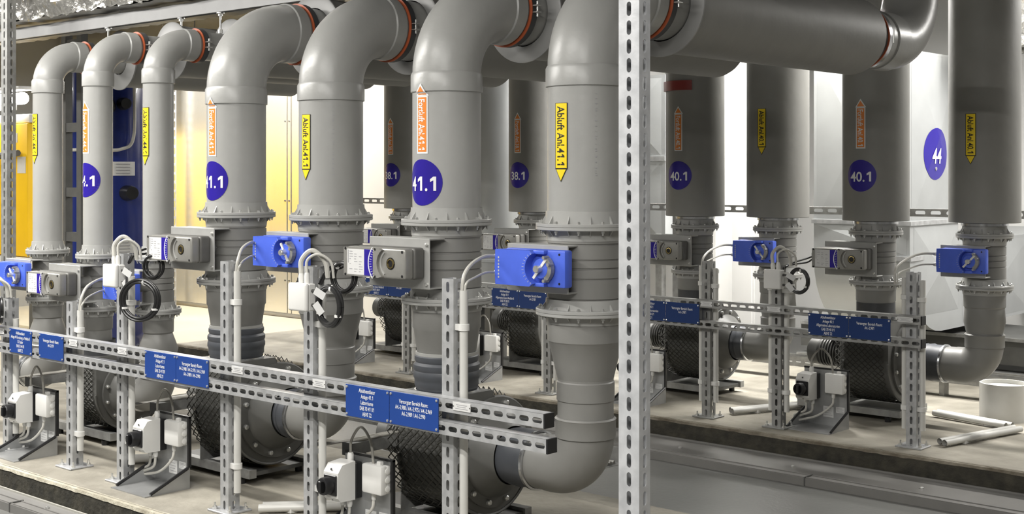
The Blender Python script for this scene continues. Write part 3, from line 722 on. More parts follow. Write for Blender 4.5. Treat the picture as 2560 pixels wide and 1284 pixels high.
def rail(x0, x1, y, z0, z1, label, cap=True, m='galvanised', d=0.041, pitch=0.05, group=None, a=0.0105, r=0.0082):
    t = thing('slotted_rail', label, 'rail', (x0, y, z0), group)
    L, h = x1 - x0, z1 - z0
    mb = MB().slotted((0, 0, h / 2), (1, 0, 0), (0, 0, 1), (0, -1, 0), L, h, pitch, a, r)
    mb.box(0, L, 0.0025, d, h - 0.0025, h).box(0, L, 0.0025, d, 0, 0.0025).box(0, L, d - 0.0025, d, 0.0025, 0.011).box(0, L, d - 0.0025, d, h - 0.011, h - 0.0025)
    mb.build('channel', m, t, smooth=0)
    if cap: MB().rbox(L - 0.002, L + 0.005, -0.001, d + 0.001, -0.001, h + 0.001, 0.001, 1).build('end_cap', 'black_plastic', t)
    return t
def conduit(x, y, z0, z1, label, clip_x, clips=(0.2, 0.85), r=0.0135, group=None):
    t = thing('conduit', label, 'conduit', (x, y, z0), group)
    h = z1 - z0
    MB().lathe([(r - 0.003, h - 0.004), (r - 0.003, h), (r, h), (r, 0), (r - 0.003, 0), (r - 0.003, 0.004)], seg=18, caps=False).build('tube', 'conduit_white', t)
    for c in clips:
        z = h * c; s = 1 if clip_x > 0 else -1
        mb = MB().lathe([(r + 0.001, z - 0.011), (r + 0.0045, z - 0.010), (r + 0.0045, z + 0.010), (r + 0.001, z + 0.011)], seg=18, caps=False)
        mb.rbox(min(0, s * 0.024) if s > 0 else -0.034, 0.034 if s > 0 else 0, -r - 0.004, -r + 0.010, z - 0.010, z + 0.010, 0.001, 1)
        mb.build('clip', 'white_plastic', t)
    return t
def sign(x0, x1, y, z0, z1, lines, label, m='sign_blue', size=0.0185, top=0.86, group='blue name plates'):
    t = thing('name_plate', label, 'sign', ((x0 + x1) / 2, y, (z0 + z1) / 2), group)
    w, h = x1 - x0, z1 - z0
    MB().rbox(-w / 2, w / 2, 0, 0.003, -h / 2, h / 2, 0.0008, 1).build('plate', m, t)
    zz = h / 2 - h * (1 - top) ; step = 0.0188
    for i, ln in enumerate(lines):
        mb = MB(); vs, fs = text_geo(ln, False); wid = max(v[0] for v in vs) - min(v[0] for v in vs)
        sx = min(0.66, (w - 0.018) / (wid * size))
        mb.add([(q[0] * size * sx, -0.0005, zz - i * step + q[1] * size) for q in vs], fs).build('lettering', 'print_white', t, smooth=0)
    for sx_ in (-1, 1):
        for sz_ in (-1, 1):
            MB().lathe([(0.0042, 0.0), (0.0042, -0.002), (0.0, -0.004)], (sx_ * (w / 2 - 0.007), 0, sz_ * (h / 2 - 0.008)), 'y', 8).build('screw', 'bolt_zinc', t)
    return t
def small_tag(x0, x1, y, z0, z1, label, parent=None, group='small white tags'):
    w, h = x1 - x0, z1 - z0
    t = thing('marker_tag', label, 'tag', ((x0 + x1) / 2, y, (z0 + z1) / 2), group)
    MB().rbox(-w / 2, w / 2, 0, 0.0015, -h / 2, h / 2, 0.0005, 1).build('plate', 'paper', t)
    pr = MB()
    for i in range(3):
        zz = h * (0.22 - 0.22 * i); ww = w * (0.30, 0.24, 0.34)[i]
        pr.box(-ww, ww, -0.0005, 0.0002, zz - 0.0008, zz + 0.0008)
    pr.build('fine_print', 'print_grey', t, smooth=0)
    for s in (-1, 1):
        MB().lathe([(0.002, 0), (0.002, -0.001)], (s * (w / 2 - 0.003), 0, 0), 'y', 8).build('rivet', 'dark_steel', t)
    return t

# ------------------------------------------------------------------ electrical things
def isolator(x, y, where, tone='white_plastic', plate='galvanised_sheet', drop=(-0.34, -0.05, 0.02)):
    """x, y: right edge and front face of the upright plate; stands on the plinth"""
    b = thing('switch_bracket', 'bent steel bracket ' + where, 'bracket', (x, y, ZP), 'isolator brackets')
    Wp = 0.240
    MB().box(-Wp, 0, 0, 0.004, 0.004, 0.28).box(-Wp, 0, -0.20, 0.004, 0.0, 0.004).build('plate', plate, b, smooth=0)
    for gx in (-Wp, -0.004):
        g = MB().prism([(0, 0.004), (-0.175, 0.004), (-0.165, 0.010), (-0.004, 0.078), (0, 0.082)], lambda u, v, d: (d, u, v), gx, gx + 0.004).build('gusset', plate, b, smooth=0)
        MB().tube([(gx + 0.002, -0.176, 0.008), (gx + 0.002, -0.004, 0.082)], 0.0065, 6).build('edge_trim', 'black_plastic', g)
    MB().box(-0.007, 0.003, -0.004, 0.009, 0.084, 0.284).box(-Wp, 0.003, -0.003, 0.009, 0.277, 0.285).build('edge_trim', 'black_plastic', b, smooth=0)
    for (a0, a1, c0, c1) in ((-0.135, -0.080, 0.045, 0.098), (-0.066, -0.020, 0.072, 0.100)):
        lb = MB().box(a0, a1, -0.0015, -0.0002, c0, c1).build('info_label', 'paper', b, smooth=0)
        pr = MB()
        for i in range(4):
            zz = c0 + (c1 - c0) * (0.2 + 0.2 * i); pr.box(a0 + 0.006, a1 - 0.006 - 0.008 * (i % 2), -0.0019, -0.0014, zz - 0.0009, zz + 0.0009)
        pr.build('fine_print', 'print_grey', lb, smooth=0)
    s = thing('isolator_switch', 'isolator switch with black knob ' + where, 'switch', (x - 0.192, y, ZP + 0.196), 'isolator switches')
    MB().rbox(-0.040, 0.040, -0.030, 0.0, -0.062, 0.062, 0.003, 1).build('back_box', 'black_plastic', s)
    prof = [(-0.030, -0.064), (-0.095, -0.062), (-0.107, -0.048), (-0.107, 0.036), (-0.088, 0.062), (-0.030, 0.068)]
    MB().prism(prof, lambda u, v, d: (d, u, v), -0.037, 0.037).build('cover', tone, s, smooth=25)
    kb = MB().rbox(-0.031, 0.033, -0.114, -0.106, -0.040, 0.030, 0.003, 1).build('knob_plate', 'black_plastic', s)
    MB().lathe([(0.030, -0.112), (0.030, -0.140), (0.027, -0.146), (0.021, -0.146), (0.020, -0.136), (0.0, -0.136)], (-0.002, 0, -0.006), 'y', 28, False).build('knob', 'black_plastic', s)
    MB().rbox(-0.008, 0.005, -0.158, -0.134, -0.026, 0.015, 0.003, 1).build('knob_grip', 'black_plastic', s)
    for zz in (0.047, -0.056):
        MB().lathe([(0.004, -0.0975), (0.004, -0.1)], (0.0, -0.006 if zz > 0 else 0.0, zz), 'y', 8).build('cover_screw', 'dark_steel', s)
    MB().lathe([(0.011, 0.062), (0.012, 0.066), (0.012, 0.084), (0.009, 0.092), (0.005, 0.093)], (0.004, -0.022, 0), 'z', 10).build('cable_gland', 'white_plastic', s)
    P = [(0.004, -0.022, 0.09), (0.008, -0.021, 0.135), (0.055, -0.021, 0.185), (0.105, -0.022, 0.145), (0.122, -0.023, 0.068)]
    MB().tube(bez(P, 8), 0.0048, 8).build('cable', 'cable_grey', s)
    for xx in (-0.015, 0.02):
        MB().lathe([(0.008, -0.088), (0.010, -0.080), (0.010, -0.062)], (xx, -0.04, 0), 'z', 10).build('cable_gland', 'white_plastic', s)
        MB().tube(bez([(xx, -0.04, -0.085), (xx - 0.005, -0.045, -0.125), (xx - 0.06, -0.05, -0.150), (drop[0] + 0.23, drop[1], -0.172)], 7), 0.0055, 8).build('cable', 'cable_white', s)
    j = thing('junction_box', 'white junction box beside isolator switch ' + where, 'box', (x - 0.057, y, ZP + 0.218), 'junction boxes on isolator brackets')
    MB().rbox(-0.047, 0.047, -0.018, 0.0, -0.047, 0.047, 0.004, 2).build('back_box', tone, j)
    MB().rbox(-0.049, 0.049, -0.046, -0.016, -0.049, 0.049, 0.007, 2).build('lid', tone, j)
    for zz in (-0.03, 0.0, 0.03):
        MB().lathe([(0.011, 0.0475), (0.011, 0.0505), (0.008, 0.0515)], (0, -0.016, zz), 'x', 14).build('knockout', tone, j)
    MB().rbox(0.008, 0.026, -0.03, -0.012, 0.047, 0.060, 0.002, 1).build('knockout', 'white_plastic', j)
    MB().lathe([(0.006, -0.075), (0.009, -0.070), (0.009, -0.047)], (-0.012, -0.022, 0), 'z', 10).build('cable_gland', 'white_plastic', j)
    MB().tube(bez([(-0.012, -0.022, -0.072), (-0.020, -0.028, -0.11), (-0.09, -0.04, -0.165), (drop[0] + 0.12, drop[1], -0.195)], 8), 0.0055, 8).build('cable', 'cable_white', j)
    return b
def pole_box(x0, x1, y, z0, z1, where, cx, cz, coil_r=0.055, coil_tilt=0.35):
    """white junction box on a post with looped leads, and the spare black cable hung in a coil beside it"""
    w, h = x1 - x0, z1 - z0
    t = thing('junction_box', 'white square junction box with looped leads ' + where, 'box', ((x0 + x1) / 2, y, (z0 + z1) / 2), 'junction boxes on posts')
    MB().rbox(-w / 2 + 0.002, w / 2 - 0.002, 0.016, 0.044, -h / 2 + 0.002, h / 2 - 0.002, 0.003, 1).build('back_box', 'white_plastic', t)
    MB().rbox(-w / 2, w / 2, -0.001, 0.018, -h / 2, h / 2, 0.008, 3).build('lid', 'white_plastic', t)
    for q, xx in enumerate((-0.012, 0.018)):
        MB().lathe([(0.009, h / 2 - 0.002), (0.010, h / 2 + 0.022), (0.007, h / 2 + 0.034)], (xx, 0.03, 0), 'z', 12).build('cable_gland', 'white_plastic', t)
        p = [(xx, 0.03, h / 2 + 0.03), (xx - 0.004, 0.035, h / 2 + 0.075), (xx + 0.028, 0.055, h / 2 + 0.108 - 0.012 * q), (xx + 0.058, 0.085, h / 2 + 0.07), (xx + 0.062, 0.095, h / 2 + 0.015)]
        MB().tube(bez(p, 8), 0.0085 if q == 0 else 0.0048, 8).build('cable', 'cable_white', t)
    for q, zz in enumerate((0.022, -0.026)):
        MB().lathe([(0.006, w / 2 - 0.004), (0.006, w / 2 + 0.008), (0.004, w / 2 + 0.016)], (0, 0.03, zz), 'x', 10).build('cable_gland', 'dark_steel', t)
    c = thing('cable_coil', 'coil of spare black cable with white ties ' + where, 'cable', (cx, y + 0.03, cz), 'coils of spare cable')
    ct, st = math.cos(coil_tilt), math.sin(coil_tilt)
    rnd = random.Random(int(abs(cx) * 1000))
    for q in range(4):
        rr = coil_r + 0.0065 * (q % 2) + rnd.uniform(-0.002, 0.002); oy = (q // 2) * 0.010
        P = []
        for i in range(33):
            a = 2 * PI * i / 32; u = rr * math.cos(a); v = rr * 1.08 * math.sin(a)
            P.append((u * ct, u * st + oy, v))
        MB().tube(P, 0.0058, 8, False).build('loop', 'black_cable', c)
    for g in (75, 205, 330):
        a = math.radians(g); u = coil_r * math.cos(a); v = coil_r * 1.08 * math.sin(a)
        MB().lathe([(0.0, -0.004), (0.013, -0.004), (0.0135, 0.0), (0.013, 0.004), (0.0, 0.004)], (u * ct, u * st + 0.005, v), 'x' if abs(math.sin(a)) > 0.6 else 'z', 12).build('cable_tie', 'white_plastic', c)
    lead = [((x1 - cx) + 0.012, 0.0, (z0 + z1) / 2 + 0.022 - cz), ((x1 - cx) + 0.035, -0.004, (z0 + z1) / 2 + 0.005 - cz), (-coil_r * 0.8 * ct, -coil_r * 0.8 * st, coil_r * 0.6)]
    MB().tube(bez(lead, 6), 0.0045, 8).build('lead', 'black_cable', c)
    for q, (dx, dz, rot) in enumerate(((0.045, 0.016, 0.5), (0.040, -0.034, 0.9))):
        o = MB().box(-0.022, 0.022, -0.0008, 0.0008, -0.013, 0.013).build('cable_flag', 'paper', c, ((x1 - cx) + dx, -0.008, (z0 + z1) / 2 + dz - cz), smooth=0)
        o.rotation_euler = (0, rot, 0.3)
    return t

# ------------------------------------------------------------------ layout: units of the front row
YA, YF, ZAX = 3.362, 3.25, 1.955
GF, GB = 'front row exhaust pipes', 'back row exhaust pipes'
DA, DF = 0.125, 0.119
LABF = (1.672, 1.435, 1.335)
units = [  # xF, xA, number, where
    (-3.20, -2.674, '41.1', 'nearest the tall slotted post'),
    (-4.403, -3.945, '41.1', 'before the yellowish panel wall')]
for i, (xF, xA, code, where) in enumerate(units):
    first = i == 0
    pipe_F(xF, YF, DF, 0.158, 1.198, 0.930, 1.646, ZAX, 0.25, 0.100, 0.60,
           'grey pipe with orange Fortluft arrow and ' + ('fully visible 41.1 disc' if first else 'half hidden 41.1 disc before yellowish wall'),
           code, LABF, (0.40, (4.95 if first else 4.80) - YF, 0.165), GF)
    p = pipe_A(xA, YA, DA, 0.163, 1.194, 0.918, 1.648, ZAX, 0.25, 0.092, 0.40, xF + 0.21,
           'grey pipe with yellow Abluft arrow ' + ('touching the tall slotted post' if first else 'between the two 41.1 discs'),
           code, (1.592, 1.338), (0.42, 5.20 - YA, 0.165, 0.25) if first else (0.42, 5.05 - YA, 0.165), GF)
    print_line(p, DA, math.radians(-36), 1.36, 1.62)
    fan(xF, YA, YF, 0.40, 1.0, 0.24, 'dark scroll fan wrapped in wire net ' + ('nearest the camera' if first else 'under the middle pair of front pipes'), 'exhaust fans')
    actuator_grey(xF, 3.075, 1.066, 3.150, 'grey cast damper actuator ' + ('on the pipe with the fully visible 41.1 disc' if first else 'on the pipe with the half hidden 41.1 disc'), coil=((xF - 0.30), 2.93, 0.985))
    # cables of the blue drive run into the conduit of the post in front
    cx = -2.806 if first else -3.957
    actuator_blue(xA - 0.004, 3.200, 1.066, 3.262, 'blue damper actuator ' + ('with white shaft on the inlet pipe touching the tall post' if first else 'on the front inlet pipe before the yellowish wall'),
                  pointer=50 if first else -58, cables=(cx, 2.925, 1.01))
# smaller unit 44.1 and the cut-off unit at the picture edge
pipe_F(-5.456, YF, 0.066, 0.100, 0.985, 0.745, 1.765, ZAX, 0.145, 0.062, 0.50, 'thin grey outlet pipe with orange Fortluft Anl.44.1 arrow', '44.1', (1.697, 1.457, 1.334), (0.39, 4.9 - YF, 0.125), GF)
pipe_A(-5.136, YA, 0.068, 0.102, 0.985, 0.745, 1.770, ZAX, 0.14, 0.076, 0.36, -5.30, 'thin grey inlet pipe with yellow arrow right of the blue tank', '44.1', (1.66, 1.40), (0.39, 4.9 - YA, 0.125), GF)
fan(-5.456, YA, YF, 0.36, 0.80, 0.20, 'dark scroll fan under the thin 44.1 pipes', 'exhaust fans')
actuator_grey(-5.44, 3.10, 0.868, 3.185, 'grey cast damper actuator left of the blue tank on the thin pipe', sx=0.92)
actuator_blue(-5.136, 3.235, 0.862, 3.295, 'blue damper actuator half hidden behind a junction box', sx=0.72, pointer=40, cables=(-5.048, 2.925, 0.80))
pipe_A(-6.112, YA, 0.072, 0.106, 0.975, 0.742, 1.765, ZAX, 0.145, 0.078, 0.36, -6.30, 'thin grey inlet pipe beside the yellow cabinet', '44.1', (1.66, 1.41), (0.40, 4.9 - YA, 0.14), GF)
actuator_blue(-6.09, 3.225, 0.868, 3.295, 'blue damper actuator cut by the picture edge', sx=0.95, pointer=-50)

# posts, conduits and rails of the front row
AP = [(-2.876, 1.040, 'first'), (-3.547, 1.046, 'second'), (-4.027, 1.042, 'third'), (-4.727, 1.041, 'fourth'), (-5.119, 0.822, 'fifth'), (-5.670, 0.80, 'sixth')]
for i, (x, zt, nth) in enumerate(AP):
    post(x, 2.90, ZP, zt, 'slotted post, %s from the capped end of the front rails' % nth, group='front rail posts')
    conduit(x + 0.070, 2.925, ZP + 0.075, zt - 0.035 if i % 2 == 0 else zt - 0.09, 'white conduit clipped to the %s front rail post' % nth, -1, (0.12, 0.86), group='front conduits')
    if i % 2 == 1:
        conduit(x - 0.0145, 2.935, ZP + 0.075, zt - 0.14, 'slim white conduit on the far side of the %s front rail post' % nth, 1, (0.12,), 0.012, group='front conduits')
rail(-6.35, -2.425, 2.858, 0.638, 0.679, 'upper galvanised slotted rail of the front row', group='slotted rails')
rail(-6.35, -2.415, 2.858, 0.567, 0.608, 'lower galvanised slotted rail of the front row', group='slotted rails')
T1 = ['Abluftventilator', 'Anlage 41.1', 'Laborräume', 'EAB 70 41 01', 'ABVE 22']
T2 = ['Versorgter Bereich Raum:', 'A4.-2.988 / A4.-2.975 / A4.-2.969', 'A4.-2.989 / A4.-2.990']
SY = 2.8535
sign(-3.275, -3.0665, SY, 0.572, 0.676, T1, 'blue plate Abluftventilator Anlage 41.1 ABVE 22, nearest the camera')
sign(-3.0645, -2.846, SY, 0.572, 0.676, T2, 'blue plate Versorgter Bereich Raum nearest the tall post', top=0.74)
sign(-4.452, -4.2435, SY, 0.576, 0.680, T1[:4] + ['ABVE 21'], 'blue plate Abluftventilator Anlage 41.1 ABVE 21 on the middle of the front rail')
sign(-4.2415, -4.036, SY, 0.576, 0.680, T2, 'blue room list plate beside the ABVE 21 plate', top=0.74)
sign(-5.521, -5.326, SY, 0.576, 0.680, ['Abluftventilator', 'Anlage 44 Forschung u. Medizin II', 'S-3 Labor', 'EAB 70 44 01', 'ABVE 22'], 'leftmost blue plate, with five lines, on the front rail')
sign(-5.264, -5.063, SY, 0.576, 0.680, ['Versorgter Bereich Raum:', 'A4.-2.019'], 'blue plate with two lines standing apart on the front rail', top=0.74)
for i, (a, b, w_) in enumerate(((-2.786, -2.712, 'right of the nearest room list plate'), (-3.446, -3.380, 'left of the nearest fan plate'), (-3.898, -3.832, 'right of the ABVE 21 plate pair'), (-4.650, -4.585, 'at the fourth front post'), (-5.020, -4.955, 'at the fifth front post'), (-5.640, -5.575, 'at the left end of the front rail'))):
    small_tag(a, b, 2.8555, 0.648, 0.674, 'white marker tag on the upper front rail ' + w_)
pole_box(-3.528, -3.432, 2.815, 0.902, 0.997, 'on the second front post', -3.352, 0.925, 0.055, -0.05)
pole_box(-4.694, -4.596, 2.815, 0.914, 1.006, 'on the fourth front post', -4.478, 0.872, 0.066, 0.7)
pole_box(-5.735, -5.645, 2.815, 0.70, 0.79, 'at the left picture edge', -5.60, 0.755, 0.045, -0.35)
isolator(-3.227, 3.02, 'nearest the camera')
isolator(-4.40, 3.02, 'under the ABVE 21 plate pair')
isolator(-5.36, 2.99, 'at the lower left')
def arm(x, y0, y1, z, label, n=3):
    t = thing('cable_support', label, 'bracket', (x, y0, z), 'cable support arms')
    MB().box(-0.02, 0.02, 0, y1 - y0, -0.02, 0.02).build('strut', 'galvanised_dull', t, smooth=0)
    MB().box(-0.022, 0.022, -0.006, 0.002, -0.022, 0.022).build('end_cap', 'black_plastic', t, smooth=0)
    MB().box(-0.02, 0.02, 0.03, 0.07, -(z - ZP), -0.02).build('leg', 'galvanised_dull', t, smooth=0)
    for q in range(n):
        MB().tube(bez([(-0.12 - 0.02 * q, -0.03, 0.0), (-0.015 + 0.012 * q, 0.05, 0.026), (-0.015 + 0.012 * q, 0.15, 0.026), (0.0 + 0.012 * q, y1 - y0, 0.03)], 6), 0.005, 6).build('cable', 'cable_grey', t)
for x, w_ in ((-3.49, 'behind the nearest isolator'), (-4.69, 'behind the isolator under the ABVE 21 plates'), (-5.72, 'behind the isolator at the lower left')):
    arm(x, 3.05, 3.27, 0.40, 'galvanised cable arm ' + w_)
def tray(x0, x1, y, z, h, label):
    t = thing('cable_tray', label, 'tray', (x0, y, z), 'cable trays')
    mb = MB().slotted((0, 0, h / 2), (1, 0, 0), (0, 0, 1), (0, -1, 0), x1 - x0, h, 0.06, 0.012, 0.006)
    mb.box(0, x1 - x0, 0.0025, 0.10, 0, 0.002).box(0, x1 - x0, 0.10, 0.103, 0, h); mb.build('channel', 'galvanised_dull', t, smooth=0)
    for q in range(4):
        MB().tube([(0.02, 0.02 + 0.02 * q, 0.008), ((x1 - x0) / 2, 0.025 + 0.018 * q, 0.012), (x1 - x0 - 0.02, 0.02 + 0.02 * q, 0.008)], 0.006, 6).build('cable', 'cable_grey', t)
    for q in range(int((x1 - x0) / 0.8)):
        MB().box(0.1 + 0.8 * q, 0.13 + 0.8 * q, 0.02, 0.08, ZP - z, 0).build('foot', 'galvanised_dull', t, smooth=0)
tray(-6.4, -2.9, 3.76, 0.30, 0.06, 'slotted cable tray behind the front fans')
tray(-6.4, -2.2, 7.05, 0.20, 0.06, 'slotted cable tray behind the back fans')
def floor_conduits(p, q, label, n=2, gap=0.036, r=0.0145):
    P, Q = Vector(p), Vector(q); d = (Q - P).normalized(); s = Vector((-d.y, d.x, 0))
    t = thing('floor_conduit', label, 'conduit', (P.x, P.y, ZP), 'conduits on the plinths')
    for i in range(n):
        o = s * (gap * (i - (n - 1) / 2)); a = o + d * (0.012 * i); b = Q - P + o
        mb = MB().tube([(a.x, a.y, r + 0.006), (b.x, b.y, r + 0.006)], r, 14, False)
        mb.tube([(b.x, b.y, r + 0.006), (a.x, a.y, r + 0.006)], r - 0.003, 14, False)
        mb.build('tube', 'conduit_white', t)
    m = (Q - P) * 0.25
    MB().rbox(m.x - 0.03, m.x + 0.03, m.y - 0.018, m.y + 0.018, 0, 0.02, 0.003, 1).build('clip', 'white_plastic', t)
floor_conduits((-4.98, 3.10, 0), (-4.76, 3.42, 0), 'pair of white conduits on the plinth near the fifth front post')
floor_conduits((-3.90, 2.98, 0), (-3.60, 3.30, 0), 'pair of white conduits on the plinth near the third front post')

# ------------------------------------------------------------------ layout: units of the back row (lagged pipes)
YB, YBF = 6.30, 6.19
bunits = [(-3.047, -2.532, '40.1', 'nearest the right picture edge', 0), (-4.138, -3.674, '40.1', 'just right of the tall slotted post', 1),
          (-5.323, None, '38.1', 'seen between the two nearest front pipes', 2), (-6.460, None, '38.1', 'half hidden by the 41.1 pipe', 3)]
for i, (xF, xA, code, where, q) in enumerate(bunits):
    pipe_F(xF, YBF, 0.098, 0.134, 1.066, 0.816, None, ZAX, 0.2, 0.084, 0.57, 'dark lagged pipe with blue %s disc ' % code + where, code, (1.735, 1.489, 1.352), None, GB, ins_top=0.165)
    xA_ = xA if xA is not None else xF + 0.5
    if xA is not None:
        pipe_A(xA, YB, 0.098, 0.134, 1.062, 0.812, None, ZAX, 0.2, 0.086, 0.42, xF + 0.20, 'dark lagged pipe with yellow arrow ' + where, code, (1.650, 1.406) if i == 0 else (1.710, 1.462), None, GB, ins_top=0.168)
        actuator_blue(xA + 0.01, 6.150, 0.946, 6.215, 'blue damper actuator in back row ' + where, sx=0.86, pointer=45 if i == 0 else -50, cables=(-2.700 if i == 0 else -3.757, 5.69, 0.885))
    fan(xF, YB, YBF, 0.42, 0.98, 0.24, 'scroll fan in back row ' + where, 'exhaust fans')
    actuator_grey(xF - 0.005, 6.030, 0.940, 6.10, 'grey cast damper actuator in back row ' + where, sx=0.95, coil=(xF - 0.27, 5.70, 0.86) if i == 0 else None)
    isolator(xF + 0.02 + (0.01 if q == 1 else 0), 5.86, 'in back row ' + where, drop=(-0.30, -0.06, 0.02))
# red plate wrapped on a lagged pipe
rp = MB(); q_ = []
for i in range(13):
    a = math.radians(-172 + 110 * i / 12)
    q_.append((0.175 * math.cos(a), 0.175 * math.sin(a)))
rv = [(x, y, z) for z in (1.822, 1.876) for x, y in q_] + [(x * 0.965, y * 0.965, z) for z in (1.822, 1.876) for x, y in q_]
n = 13
rp.add(rv, [(i, i + 1, n + i + 1, n + i) for i in range(12)] + [(2 * n + i, 3 * n + i, 3 * n + i + 1, 2 * n + i + 1) for i in range(12)] + [(i, 2 * n + i, 2 * n + i + 1, i + 1) for i in range(12)] + [(n + i, n + i + 1, 3 * n + i + 1, 3 * n + i) for i in range(12)] + [(0, n, 3 * n, 2 * n), (12, 2 * n + 12, 3 * n + 12, n + 12)])
ro = rp.build('red_band', 'red_paint', None, (-4.138, YBF, 0)); tag(ro, 'curved dark red band strapped round a lagged pipe', 'band')
BP = [(-2.634, 'first'), (-3.329, 'second'), (-3.736, 'third'), (-4.797, 'fourth'), (-5.943, 'fifth')]
for i, (x, nth) in enumerate(BP):
    post(x, 5.65, ZP, 0.915, 'slotted post, %s from the capped end of the back rails' % nth, group='back rail posts', m='galvanised_dull' if i != 0 else 'galvanised')
    conduit(x + 0.068, 5.675, ZP + 0.08, 0.88, 'white conduit on the near side of the %s back rail post' % nth, -1, (0.14, 0.87), group='back conduits')
    conduit(x - 0.016, 5.672, ZP + 0.08, 0.89, 'white conduit on the far side of the %s back rail post' % nth, 1, (0.14, 0.87), group='back conduits')
rail(-6.75, -2.543, 5.608, 0.684, 0.723, 'upper slotted rail of the back row', group='slotted rails', m='galvanised_dull')
rail(-6.75, -2.543, 5.608, 0.580, 0.619, 'lower slotted rail of the back row', group='slotted rails', m='galvanised_dull')
TB = ['Abluftventilator', 'Anlage 40.1', 'Allgemeine Laboratorien', 'EAB 70 40 01', 'ABVE 22']
TC = ['Abluftventilator', 'Anlage 38.1', 'Allgemeine Innere Medizin II', 'EAB 70 38 01', 'ABVE 22']
T3 = ['Versorgter Bereich Raum:', 'A4.-2.981']
SB = 5.6035
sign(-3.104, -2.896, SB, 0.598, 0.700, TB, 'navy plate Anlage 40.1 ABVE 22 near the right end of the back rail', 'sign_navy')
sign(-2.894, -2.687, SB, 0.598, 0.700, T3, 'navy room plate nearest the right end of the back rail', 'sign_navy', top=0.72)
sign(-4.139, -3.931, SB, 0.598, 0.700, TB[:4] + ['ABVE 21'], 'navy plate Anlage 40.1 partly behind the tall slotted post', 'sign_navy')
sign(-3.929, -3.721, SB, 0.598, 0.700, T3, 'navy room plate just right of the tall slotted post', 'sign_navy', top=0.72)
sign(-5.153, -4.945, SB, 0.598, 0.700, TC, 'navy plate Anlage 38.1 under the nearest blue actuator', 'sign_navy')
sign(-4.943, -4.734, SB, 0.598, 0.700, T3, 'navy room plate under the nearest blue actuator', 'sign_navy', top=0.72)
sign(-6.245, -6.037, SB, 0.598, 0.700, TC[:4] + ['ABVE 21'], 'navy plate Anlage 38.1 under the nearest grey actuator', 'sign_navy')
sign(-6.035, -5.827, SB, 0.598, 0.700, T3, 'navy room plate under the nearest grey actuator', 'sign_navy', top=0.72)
for a, b, w_ in ((-2.655, -2.580, 'at its capped end'), (-3.330, -3.255, 'at the second post'), (-3.715, -3.645, 'at the third post')):
    small_tag(a, b, 5.6055, 0.692, 0.716, 'white marker tag on the upper back rail ' + w_)
pole_box(-3.326, -3.233, 5.565, 0.805, 0.900, 'on the second back post', -3.150, 0.850, 0.048, -0.12)
floor_conduits((-3.66, 5.80, 0), (-3.42, 6.35, 0), 'pair of white conduits on the back plinth by the third post')
floor_conduits((-2.515, 5.76, 0), (-2.38, 6.32, 0), 'pair of white conduits on the back plinth at the right')
floor_conduits((-2.43, 6.36, 0), (-2.85, 6.46, 0), 'pair of white conduits crossing behind the first back post', 2)

# ------------------------------------------------------------------ tall posts, ceiling steel, lagged duct
post(-2.137, 2.83, ZP, 2.94, 'tall bright slotted steel post in the foreground', 0.068, 0.05, base=True, m='galvanised_bright', pitch=0.05, a=0.012, r=0.0074)
post(-6.765, 3.45, ZP, 2.94, 'tall slotted steel post at the left picture edge', 0.066, 0.05, base=True, m='galvanised_dull', pitch=0.05, a=0.0125, r=0.0062)
b = thing('hanging_rail', 'long pale steel channel hung below the ceiling above the front bends', 'rail', (-8.4, 3.68, 2.122))
MB().box(0, 7.0, 0, 0.003, 0, 0.062).box(0, 7.0, 0.003, 0.041, 0.059, 0.062).box(0, 7.0, 0.003, 0.016, 0, 0.003).box(0, 7.0, 0.038, 0.041, 0, 0.062).build('channel', 'steel_channel', b, smooth=0)
for xx in (0.4, 2.4, 4.4, 6.4):
    MB().lathe([(0.006, 0.06), (0.006, 0.085)], (xx, 0.02, 0), 'z', 8).build('drop_rod', 'bolt_zinc', b)
for x, rr, w_ in ((-6.112, 0.072, 'pipe beside the yellow cabinet'), (-5.456, 0.066, 'thin pipe left of the blue tank'), (-5.136, 0.068, 'thin pipe right of the blue tank'), (-4.403, 0.119, 'pipe with the half hidden 41.1 disc'), (-3.945, 0.125, 'front inlet pipe before the yellowish wall')):
    t = thing('pipe_hanger', 'short threaded hanger holding the ' + w_, 'hanger', (x, 3.70, 0), 'pipe hangers')
    z0 = ZAX + rr - 0.004
    MB().lathe([(0.005, z0), (0.005, 2.125)], seg=8).build('rod', 'bolt_zinc', t)
    MB().lathe([(0.011, z0 + 0.004), (0.011, z0 + 0.022)], seg=6).build('nut', 'bolt_zinc', t)
    MB().lathe([(0.019, 2.116), (0.019, 2.121)], seg=12).lathe([(0.011, 2.105), (0.011, 2.116)], seg=6).build('washer', 'bolt_zinc', t)
fd = thing('foil_duct', 'crinkled silver foil lagged duct hung under the ceiling', 'duct', (-8.6, 3.55, 2.205))
rnd = random.Random(2)
def crinkle(nu, nv, fn, amp):
    vs = [Vector(fn(i / nu, j / nv)) + Vector((rnd.uniform(-amp, amp), rnd.uniform(-amp, amp), rnd.uniform(-amp, amp))) for j in range(nv + 1) for i in range(nu + 1)]
    return MB().add(vs, [(j * (nu + 1) + i, j * (nu + 1) + i + 1, (j + 1) * (nu + 1) + i + 1, (j + 1) * (nu + 1) + i) for j in range(nv) for i in range(nu)])
crinkle(130, 14, lambda u, v: (u * 4.3, 0.05 - 0.05 * math.sin(PI * v), v * 0.5), 0.012).build('front_foil', 'foil', fd, smooth=25)
crinkle(80, 10, lambda u, v: (u * 4.3, 0.05 + 0.62 * v, 0.0 - 0.01 * math.sin(PI * v)), 0.006).build('underside', 'galvanised_dull', fd, smooth=25)
MB().box(0, 4.3, 0.06, 0.66, 0.01, 0.48).build('core', 'foil', fd, smooth=0)

